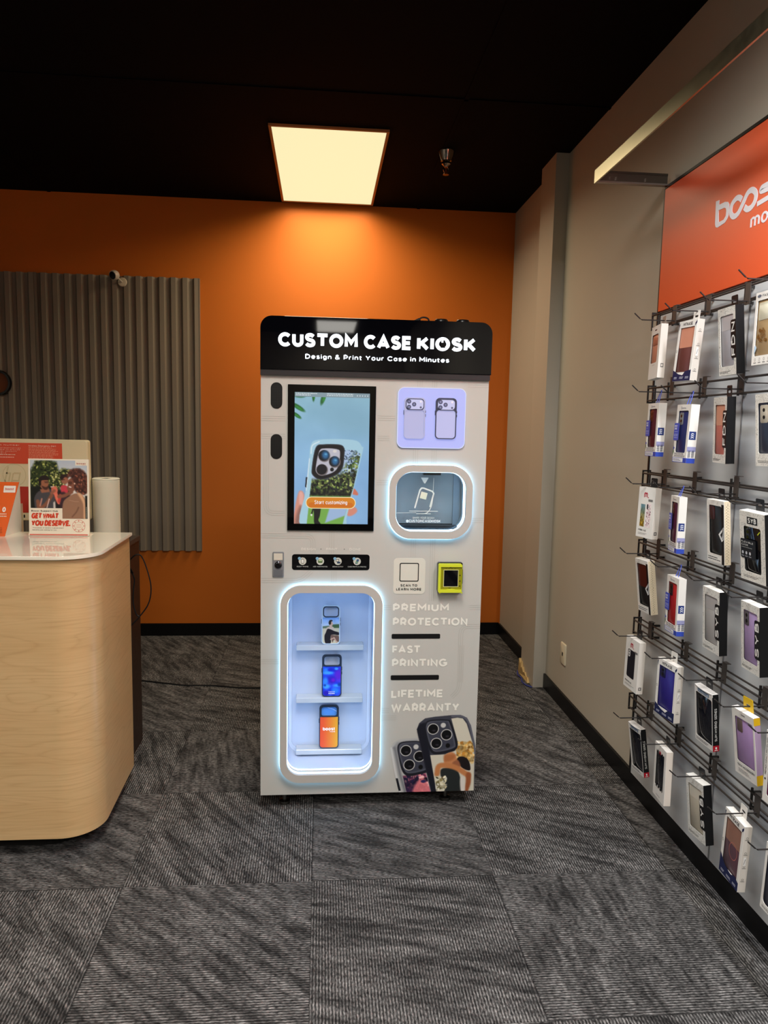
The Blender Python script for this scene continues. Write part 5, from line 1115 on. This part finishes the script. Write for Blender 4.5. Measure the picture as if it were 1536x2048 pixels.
def cord_box(key, case_col, cam_col):
    p = Pack(key); w, h, d = p.w / 2, p.h, p.d; win = (-w + .014, -h + .032, w - .014, -.020); p.shell(win); m = p.m
    lettering(m, 'S', (-w + .030, -.0155, -w + .0345, -.0065), .0004, (40, 46, 90), .22, 'card'); lettering(m, 'sophcase'.replace('sophcase', 'schieber') if False else 'series', (-w + .037, -.0140, w - .034, -.0085), .0004, (60, 64, 96), .15, 'card')
    m.flat(rect(-w, -h, w, -h + .016), .0003, BLUE, 'card'); m.flat(rect(-w + .003, -h + .002, w - .022, -h + .0145), .0005, (232, 232, 236), 'card'); small_print(m, -w + .006, -h + .004, w - .026, -h + .0125, 2, .0007, (80, 84, 120), 'card')
    for k in range(8):
        u = -w + .010 + k * .0095; m.flat([(u, -h + .018), (u + .004, -h + .018), (u + .008, -h + .024), (u + .004, -h + .024)], .0003, (40, 44, 74), 'card'); m.flat([(u + .004, -h + .025), (u + .008, -h + .025), (u + .004, -h + .031), (u, -h + .031)], .0003, (40, 44, 74), 'card') if k < 7 else None
    m.flat([(-w, -h + .020), (-w + .006, -h + .034), (-w, -h + .060)], .0003, (60, 110, 60), 'card'); m.flat([(-w, -h + .040), (-w + .010, -h + .046), (-w, -h + .052)], .0004, BLUE, 'card')
    def art(q):
        D_ = p.d; q.flat(rect(.0, -h, D_, -h + .016), 0, BLUE); q.flat(rect(.002, -h * .60, D_ - .004, -h * .46), 0, (44, 60, 120))
        for k in range(3): q.stroke([(.008, -h * .575 + k * .006), (.013, -h * .555 + k * .006), (.018, -h * .57 + k * .006)], .0022, .0003, (226, 228, 238))
        q.flat(rect(0, -h * .80, D_, -h * .72), 0, (150, 150, 190))
        for r in range(7):
            for c_ in range(2):
                u = .003 + c_ * .012; v = -h + .018 + r * .0034; q.flat([(u, v), (u + .009, v + .001), (u + .009, v + .0028), (u, v + .0018)], .0002, (50, 52, 78))
    p.side_art(art); p.done()
    p.case(case_col, None, (-w + .018, -.066, -w + .044, -.026, cam_col))
    m = MB(); cu0, cu1, cv0, cv1 = -w - .004, -w + .030, -h * .62, -h * .32
    m.prism(rrect(cu0, cv0, cu1, cv1, .003, 3), .0012, .0018, (70, 84, 184), 'card'); lettering(m, 'IMPACT', (cu0 + .004, cv1 - .013, cu1 - .010, cv1 - .0065), .0021, (226, 230, 246), .22, 'card'); lettering(m, 'SERIES', (cu0 + .004, cv1 - .0215, cu1 - .012, cv1 - .015), .0021, (226, 230, 246), .22, 'card')
    small_print(m, cu0 + .004, cv1 - .030, cu1 - .006, cv1 - .026, 1, .0021, (170, 180, 226), 'card')
    for k in range(3): m.stroke(arc(cu0 + .008 + k * .009, cv0 + .017, .0028, .0038, 0, 360, 8), .001, .0021, (206, 212, 240), 'card'); m.flat(rect(cu0 + .005 + k * .009, cv0 + .008, cu0 + .011 + k * .009, cv0 + .0095), .0021, (206, 212, 240), 'card')
    m.build('printed_card', p.root)
    m = MB(); zh = HOOKS[key[0]][int(key[1]) - 1] - BX[key][1]
    m.tube(catmull([(-.010, -.004, -.012), (-.008, zh * .5, -.018), (-.002, zh + .0045, -.024), (.004, zh + .0035, -.024), (.008, zh * .5, -.018), (.009, -.004, -.012)], 5), .0013, (74, 92, 190), 'rubber', 6); m.build('hang_cord', p.root)
def navy_box(key, lower, upper, ring=None, cam=None):
    p = Pack(key); w, h, d = p.w / 2, p.h, p.d; win = (-w + .011, -h + .028, w - .011, -.022); p.shell(win, WHT, (214, 206, 196), r=.002); m = p.m
    m.flat([(-w, -h), (w, -h), (w, -h + .034), (w * .35, -h + .030), (w * .1, -h + .018), (-w * .35, -h + .022), (-w, -h + .036)] if not ring else [(-w, -h), (w, -h), (w, -h + .026), (w * .6, -h + .034), (w * .2, -h + .026), (-w * .5, -h + .034), (-w, -h + .058)], .0003, NAVY, 'card')
    for a, b in ((-.8, -.45), (-.2, .25), (.45, .85)): small_print(m, w * a, -h + .006, w * b, -h + .014, 2, .0006, (206, 208, 226), 'card', .2)
    lettering(m, 'MITKASE', (-w * .52, -.0165, w * .52, -.0065), .0005, (36, 32, 44), .2, 'card')
    m.flat([(w - .010, -.012), (w - .001, -.004), (w - .001, -.012), (w - .010, -.022)], .0004, NAVY, 'card'); m.flat([(-w + .001, -.010), (-w + .006, -.006), (-w + .002, -.030)], .0004, NAVY, 'card')
    m.flat(rrect(-w + .001, -h * .56, -w + .009, -h * .44, .003, 3), .0004, (236, 232, 224), 'card'); m.stroke(arc(-w + .005, -h * .5, .0028, .0042, 0, 360, 10), .001, .0006, (90, 84, 90), 'card')
    def art(q):
        for v in (-.04, -.085, -.125, -.165):
            q.stroke(arc(d * .5, v + .006, .003, .003, 0, 360, 8), .0008, 0, (90, 84, 84)); q.flat(rect(d * .25, v, d * .75, v + .0012), 0, (50, 46, 50))
        q.flat(rrect(d * .35, -h * .60, d * .62, -h * .46, .003, 3), 0, (236, 232, 228)); q.stroke([(d * .4, -h * .57), (d * .56, -h * .49)], .0012, .0004, (60, 56, 60))
    p.side_art(art); p.case(lower, None, cam, 'plastic', upper, .45, ring); p.tab((226, 222, 216)); p.done()
def m_box(key, dark):
    p = Pack(key); w, h, d = p.w / 2, p.h, p.d; p.shell(None, WHT, (222, 214, 204)); m = p.m; RM = (176, 28, 52)
    u = -.002; m.stroke([(u - .011, -.037), (u - .011, -.024), (u - .0075, -.020), (u - .003, -.023), (u - .003, -.035)], .0042, .0004, RM, 'card'); m.stroke([(u - .003, -.024), (u + .001, -.020), (u + .005, -.023), (u + .005, -.036)], .0042, .0004, RM, 'card'); m.flat(ellipse(u + .011, -.036, .0022), .0004, RM, 'card')
    m.flat(rect(w - .034, -.050, w - .010, -.042), .0004, (120, 118, 116), 'card')
    if dark:
        m.flat(rrect(-w + .020, -h + .045, w - .026, -.045, .007, 4), .0004, (26, 26, 34), 'card'); m.prism(rrect(-w + .024, -.074, -w + .038, -.048, .005, 4), .0005, .0008, (222, 218, 214), 'card')
        for v in (-.055, -.066): m.flat(ellipse(-w + .031, v, .0036), .0010, (20, 20, 24), 'card')
    else:
        c = Canvas(22, 50); c.grad((96, 130, 140), (150, 120, 40), 'y', .1, .8); c.noise(26, 5); c.leaves(26, (0, .4, 1, 1), [(120, 80, 30), (60, 70, 40), (190, 160, 60)], (.05, .12))
        m.raster(c, -w + .017, -h + .040, -.004, -.062, .0005, 'card')
        m.flat(rrect(.003, -h + .038, w - .014, -.056, .005, 3), .0004, (240, 226, 224), 'card'); rg = random.Random(4)
        for _ in range(90): m.flat(ellipse(rg.uniform(.006, w - .017), rg.uniform(-h + .041, -.060), rg.uniform(.0008, .0022), None, 6), .0006, rg.choice([(150, 60, 90), (60, 60, 70), (206, 140, 160), (120, 40, 60)]), 'card')
        m.flat(rrect(.006, -.078, .013, -.060, .003, 3), .0008, (30, 30, 36), 'card')
    lettering(m, 'DROP PROOF CASE' if False else ('PROTECTIVE CASE' if dark else 'HYBRID CASE'), (-w + .012, -h + .024, .012, -h + .030), .0004, (60, 58, 60), .2, 'card'); small_print(m, -w + .012, -h + .010, w - .02, -h + .018, 2, .0004, (150, 146, 144), 'card')
    p.side(rect(d * .3, -h + .014, d * .75, -h + .026), (96, 92, 92)); p.side(rect(d * .42, -h + .017, d * .6, -h + .023), (222, 214, 204), .0006)
    p.tab((24, 24, 26)); p.done()
def dotted_box(key):
    p = Pack(key); w, h, d = p.w / 2, p.h, p.d; win = (-w + .012, -h + .026, w - .014, -.016); p.shell(win, WHT, (220, 204, 176)); m = p.m
    m.flat(rect(w - .014, -h, w, -.010), .0004, (14, 14, 16), 'card'); m.flat([(w - .002, -h * .40), (w - .030, -h * .53), (w - .012, -h * .64), (w - .002, -h * .60)], .0007, (236, 236, 236), 'card'); m.flat([(w - .005, -h * .46), (w - .020, -h * .53), (w - .012, -h * .58)], .0010, (30, 30, 34), 'card')
    lettering(m, 'DOGGO' if False else 'RUGGED', (w - .009, -h * .60, w - .0035, -h * .42), .0011, (20, 20, 22), .22, 'card', None, .1, 0, True)
    speckle(m, -w, -h, w - .014, 0, .0003, 200, [win], key); m.flat(rect(-w + .002, -h + .003, w - .016, -h + .022), .0005, (236, 234, 230), 'card'); small_print(m, -w + .006, -h + .006, w - .022, -h + .019, 2, .0007, (60, 58, 60), 'card')
    def art(q):
        rg = random.Random(2); v = -h + .006
        while v < -.006:
            q.flat(ellipse(d * .48 + (.0025 if int(v * 1000 / 4) % 2 else -.0015), v, .0011, None, 7), 0, (34, 30, 30)); q.flat(ellipse(d * (.16 if int(v * 250) % 2 else .84), v + .002, .0006, None, 6), 0, (70, 62, 56)); v += .0042
    p.side_art(art); p.case((20, 19, 23), None, (-w + .012, -.060, -w + .040, -.018, (66, 18, 16)) if key == 'C3' else None, 'plastic', (74, 22, 18) if key == 'D1' else None, .55, lens=False); p.tab((18, 18, 20)); p.done()
def hybrid_pack(key):
    p = Pack(key); w, h, d = p.w / 2, p.h, p.d; m = p.m
    win = (-w + .006, -h + .016, w - .004, -.020); p.shell(win, (226, 222, 218), (10, 10, 12)); m.box((w, -h - .0003, -d - .0003), (w + .0004, -.008, .0004), (10, 10, 12), 'card')
    m.flat(rect(-w + .018, -.0165, w - .018, -.006), .0004, (96, 120, 150), 'card'); lettering(m, 'Hybrid', (-w + .022, -.0150, w - .022, -.0080), .0007, (232, 234, 240), .2, 'card')
    small_print(m, -w + .006, -h + .004, w - .020, -h + .013, 2, .0004, (70, 68, 70), 'card')
    q = MB(); lettering(q, 'SLIM HYBRID SERIES', (d * .30, -h * .82, d * .68, -h * .24), 0, (206, 204, 200), .2, 'card', None, .14, 0, True); m.add([(w + .0008, y, -x) for x, y, z in q.v], q.f, q.c, 'card')
    p.side(rect(0, -h, d, -h + .019), (176, 22, 40), .0008); p.side(ellipse(d * .5, -h + .011, .003, .004, 10), (236, 226, 226), .0012); p.side(rect(d * .22, -h + .003, d * .78, -h + .005), (236, 226, 226), .0012)
    m.add([(-w, .0006, -d), (w, .0006, -d)] + [(u, .0006, -.0002 + .006 * math.cos(u / w * 1.5)) for u in np.linspace(w, -w, 9)], [tuple(range(11))], (206, 202, 198), 'card')   # bowed lid
    for k in range(9): u = -w + .010 + k * .009; m.add([(u, .0009, -d + .002), (u + .0025, .0009, -d + .002), (u + .0045, .0009, -.004), (u + .002, .0009, -.004)], [(0, 1, 2, 3)], (150, 146, 142), 'card')
    p.case((20, 21, 30), None, (-w + .014, -.072, -w + .038, -.030, (10, 10, 16)), 'gloss'); p.tab((22, 22, 24)); p.done()

p = Pack('A1'); w, h, d = p.w / 2, p.h, p.d; p.shell((-w + .010, -h + .056, w - .020, -.030), WHT, (230, 222, 212), r=.009); small_print(p.m, -.012, -.020, .008, -.010, 1, .0004, (90, 60, 70), 'card', .0)
p.case((200, 134, 110), None, (-w + .016, -.068, w - .026, -.040, (176, 110, 88)), lens=False); small_print(p.m, -.014, -h + .046, .012, -h + .051, 1, .0004, (206, 196, 190), 'card', 0); p.side(rect(d * .35, -h + .036, d * .75, -h + .050), (110, 104, 102)); p.side(rect(d * .43, -h + .039, d * .67, -h + .047), (228, 220, 210), .0006); p.tab((150, 138, 128)); p.done()
navy_box('A2', (112, 62, 56), (206, 140, 116))
fdn('A3', 'FDN', (176, 172, 178), 'plastic', (192, 188, 192), None)
p = Pack('A4'); w, h, d = p.w / 2, p.h, p.d; p.shell((-w + .010, -h + .024, w - .008, -.022), WHT, r=.003); m = p.m; m.flat(ellipse(-w + .016, -.010, .009, .004, 14), .0004, (96, 104, 120), 'card'); lettering(m, 'FASHION', (-w + .030, -.014, w - .012, -.0075), .0004, (40, 38, 44), .2, 'card')
for k in range(4): m.stroke(arc(-w + .016 + k * .020, -h + .014, .003, .004, 0, 360, 10), .0008, .0004, (120, 110, 104), 'card'); m.flat(rect(-w + .010 + k * .020, -h + .005, -w + .022 + k * .020, -h + .0065), .0004, (50, 46, 46), 'card')
p.case((176, 146, 104), None, (-w + .014, -.075, w - .014, -.028, (226, 220, 196)), lens=False); p.done(); p.tab((222, 216, 206))
m = MB(); rg = random.Random(9)
for k in range(22): m.stroke(arc(-w + .030 + rg.uniform(-.012, .03), -.115 + rg.uniform(-.018, .018), .004, .0032, 0, 360, 10), .0015, -.0022 + k * .00005, (206, 172, 92), 'metal')
m.build('gold_chain', p.root); m = MB(); m.flat([(-w + .010, -.165), (-w + .020, -.148), (-w + .014, -.140), (-w + .010, -.144)], .0006, (190, 214, 236), 'gloss'); m.build('foil_sticker', p.root)
cord_box('B1', (84, 30, 44), (96, 40, 26)); cord_box('B2', (34, 42, 98), (120, 118, 118)); cord_box('C2', (76, 30, 62), (70, 22, 34)); cord_box('D2', (176, 26, 30), (40, 12, 16))
fdn('B3', 'FDN', (206, 120, 108), 'plastic', (206, 146, 122), None, .42); 
def speckled_front(key, case_col, cam, card):
    p = Pack(key); w, h, d = p.w / 2, p.h, p.d; win = (-w + .016, -h + .026, w - .018, -.042) if card else (-w + .012, -h + .034, w - .012, -.024); p.shell(win, (228, 224, 216), (12, 12, 14)); m = p.m; m.box((w, -h - .0003, -d - .0003), (w + .0004, .0003, .0004), (12, 12, 14), 'card')
    av = [win]
    if card:
        m.flat(rect(-.020, -.034, .022, -.014), .0006, (16, 16, 18), 'card'); lettering(m, 'SYB', (-.016, -.031, .018, -.017), .0009, (232, 230, 226), .26, 'card'); av.append((-.021, -.035, .023, -.013))
    speckle(m, -w, -h, w, 0, .0003, 640, av, key); small_print(m, -w + .012, -h + .008, w - .03, -h + .016, 2, .0004, (130, 126, 122), 'card'); p.done(); p.tab((20, 22, 26))
    p.case(case_col, None, cam(w), 'gloss' if card else 'plastic')
    if card:
        m = MB(); m.prism(rrect(-w + .004, -h * .68, w * .28, -h * .40, .004, 3), .0010, .0016, (16, 17, 22), 'card'); lettering(m, 'REFLEXIONE', (-w + .008, -h * .455, w * .16, -h * .43), .0019, (214, 212, 210), .22, 'card') if False else lettering(m, 'FLEXIBLE', (-w + .008, -h * .455, w * .12, -h * .43), .0019, (214, 212, 210), .22, 'card')
        lettering(m, 'CASE', (-w + .008, -h * .495, -w * .30, -h * .47), .0019, (214, 212, 210), .22, 'card'); small_print(m, -w + .008, -h * .53, w * .05, -h * .51, 1, .0019, (150, 150, 150), 'card')
        for k in range(3): m.flat(ellipse(-w + .013 + k * .015, -h * .60, .004, .005, 8), .0019, (196, 198, 204), 'card'); m.flat(rect(-w + .008 + k * .015, -h * .655, -w + .018 + k * .015, -h * .642), .0019, (150, 150, 156), 'card')
        m.build('text_card', p.root); m = MB(); m.stroke([(w - .030, -.060), (w - .020, -.050)], .003, .0006, (196, 206, 40), 'card'); m.build('green_sticker', p.root)
speckled_front('B4', (38, 44, 66), lambda w: (-w + .018, -.078, -w + .052, -.030, (196, 186, 168)), False)
m_box('C1', False); dotted_box('C3')
speckled_front('C4', (14, 15, 20), lambda w: (-w + .020, -.085, -w + .040, -.048, (8, 8, 12)), True)
dotted_box('D1'); fdn('D3', 'SYB', (188, 184, 182), 'plastic', (176, 172, 172), None); fdn('D4', 'SYB', (176, 148, 196), 'plastic', None, (-BX['D4'][2] / 2 + .014, -.066, -BX['D4'][2] / 2 + .036, -.026, (86, 76, 78)))
m_box('E1', True); navy_box('E2', (44, 34, 132), None, None, (-BX['E2'][2] / 2 + .014, -.062, -BX['E2'][2] / 2 + .044, -.026, (20, 18, 66))); hybrid_pack('E3')
p = Pack('E4'); w, h, d = p.w / 2, p.h, p.d; YEL = (222, 176, 22); p.shell((-w + .012, -h + .040, w - .006, -.022), WHT, (176, 150, 180)); p.case((186, 152, 206), None, (-w + .016, -.066, -w + .040, -.028, (110, 92, 88)), lens=False)
small_print(p.m, -.006, -.014, .010, -.006, 1, .0004, (130, 124, 124), 'card', 0); lettering(p.m, 'TECH ACCESSORY', (-w + .012, -h + .0265, w - .006, -h + .0330), .0004, (30, 30, 34), .22, 'card'); small_print(p.m, -w + .016, -h + .008, w - .02, -h + .020, 3, .0004, (150, 146, 146), 'card')
p.side(rect(0, -.022, d, 0), YEL); p.side(rect(0, -h, d, -h + .030), YEL); p.tab((232, 190, 26), .042, .038); p.done()
p = Pack('E5'); w, h, d = p.w / 2, p.h, p.d; p.shell((-w + .016, -h + .020, w - .01, -h + .080), WHT, r=.004); p.case((160, 30, 120), lens=False); q = MB(); lettering(q, 'PREMIUM IMPACT PROTECTION', (-w + .004, -h * .62, -w + .010, -h * .10), .0004, (70, 66, 66), .16, 'card', None, .14, 0, True); p.m.add(q.v, q.f, q.c, 'card'); p.m.flat(ellipse(-w + .007, -h * .68, .003), .0004, (30, 30, 30), 'card'); p.tab((226, 222, 216)); p.done()
hybrid_pack('G1')
p = Pack('G2'); w, h, d = p.w / 2, p.h, p.d; p.shell((-w + .012, -h + .034, w - .016, -.020), WHT, (226, 214, 202), r=.010); m = p.m; p.case((18, 19, 28), None, (-w + .02, -.075, -w + .046, -.036, (12, 12, 18)), 'gloss')
for sgn, v0 in ((1, -h + .034), (-1, -.020)):
    for k in range(7): u = -w + .016 + k * .009; L_ = (.010, .004, .013, .006, .011, .003, .008)[k] * (1 if sgn > 0 else .7); m.flat([(u, v0 - .0004 * sgn), (u + .0085, v0 - .0004 * sgn), (u + .006, v0 + L_ * sgn), (u + .002, v0 + L_ * .8 * sgn)], .0002, WHT, 'card')
RM = (176, 28, 52); m.stroke([(-.009, -.030), (-.009, -.022), (-.004, -.020), (-.002, -.030)], .003, .0006, RM, 'card'); m.stroke([(-.002, -.024), (.003, -.020), (.005, -.030)], .003, .0006, RM, 'card'); small_print(m, -.02, -h + .008, .02, -h + .014, 1, .0004, (150, 146, 144), 'card'); p.tab((30, 30, 32)); p.done()
fdn('G3', 'SYB', (206, 196, 176), 'plastic', (214, 206, 190), None); navy_box('G4', (104, 70, 82), (150, 108, 92), (.004, -.105, .021, (196, 112, 100)))
p = Pack('G5'); w, h, d = p.w / 2, p.h, p.d; p.shell((-w + .008, -h + .018, w - .01, -.026), WHT, r=.012); p.case((26, 28, 52), None, None, 'plastic', None); small_print(p.m, -w + .008, -h + .005, w - .02, -h + .012, 2, .0004, (120, 116, 116), 'card'); p.tab((226, 222, 216)); p.done()

# one hook first, the others are copies of it
def make_hook():
    t = thing('display_hook', 'black wire hook', 'hook', (RAILX, 0, 0), RIGHT, 'wire hooks on the display rails')
    m = MB(); m.tube([(0, 0, .004), (0, 0, .124), (0, .004, .131), (0, .022, .1515)], .0021, (40, 36, 35), 'satin', 8); m.build('prong', t, 40)
    m = MB(); m.prism(rrect(-.013, -.010, .013, .052, .003, 2), .0042, .0060, (66, 60, 56), 'satin'); m.box((-.013, .0525, -.008), (.013, .0545, .0060), (66, 60, 56), 'satin'); m.build('clip', t)
    return t
proto = make_hook(); first = True
for row, zs in HOOKS.items():
    for k, z in enumerate(zs):
        key = row + str(k + 1); Y, Z = BX[key][0], BX[key][1]
        if first: h_ = proto; first = False
        else:
            h_ = proto.copy(); COL.objects.link(h_)
            for ch in proto.children:
                c_ = ch.copy(); COL.objects.link(c_); c_.parent = h_
        h_.location = (RAILX, Y, max(z, Z + .0075)); h_['label'] = 'black wire hook carrying the ' + LABEL[key].split(',')[0]
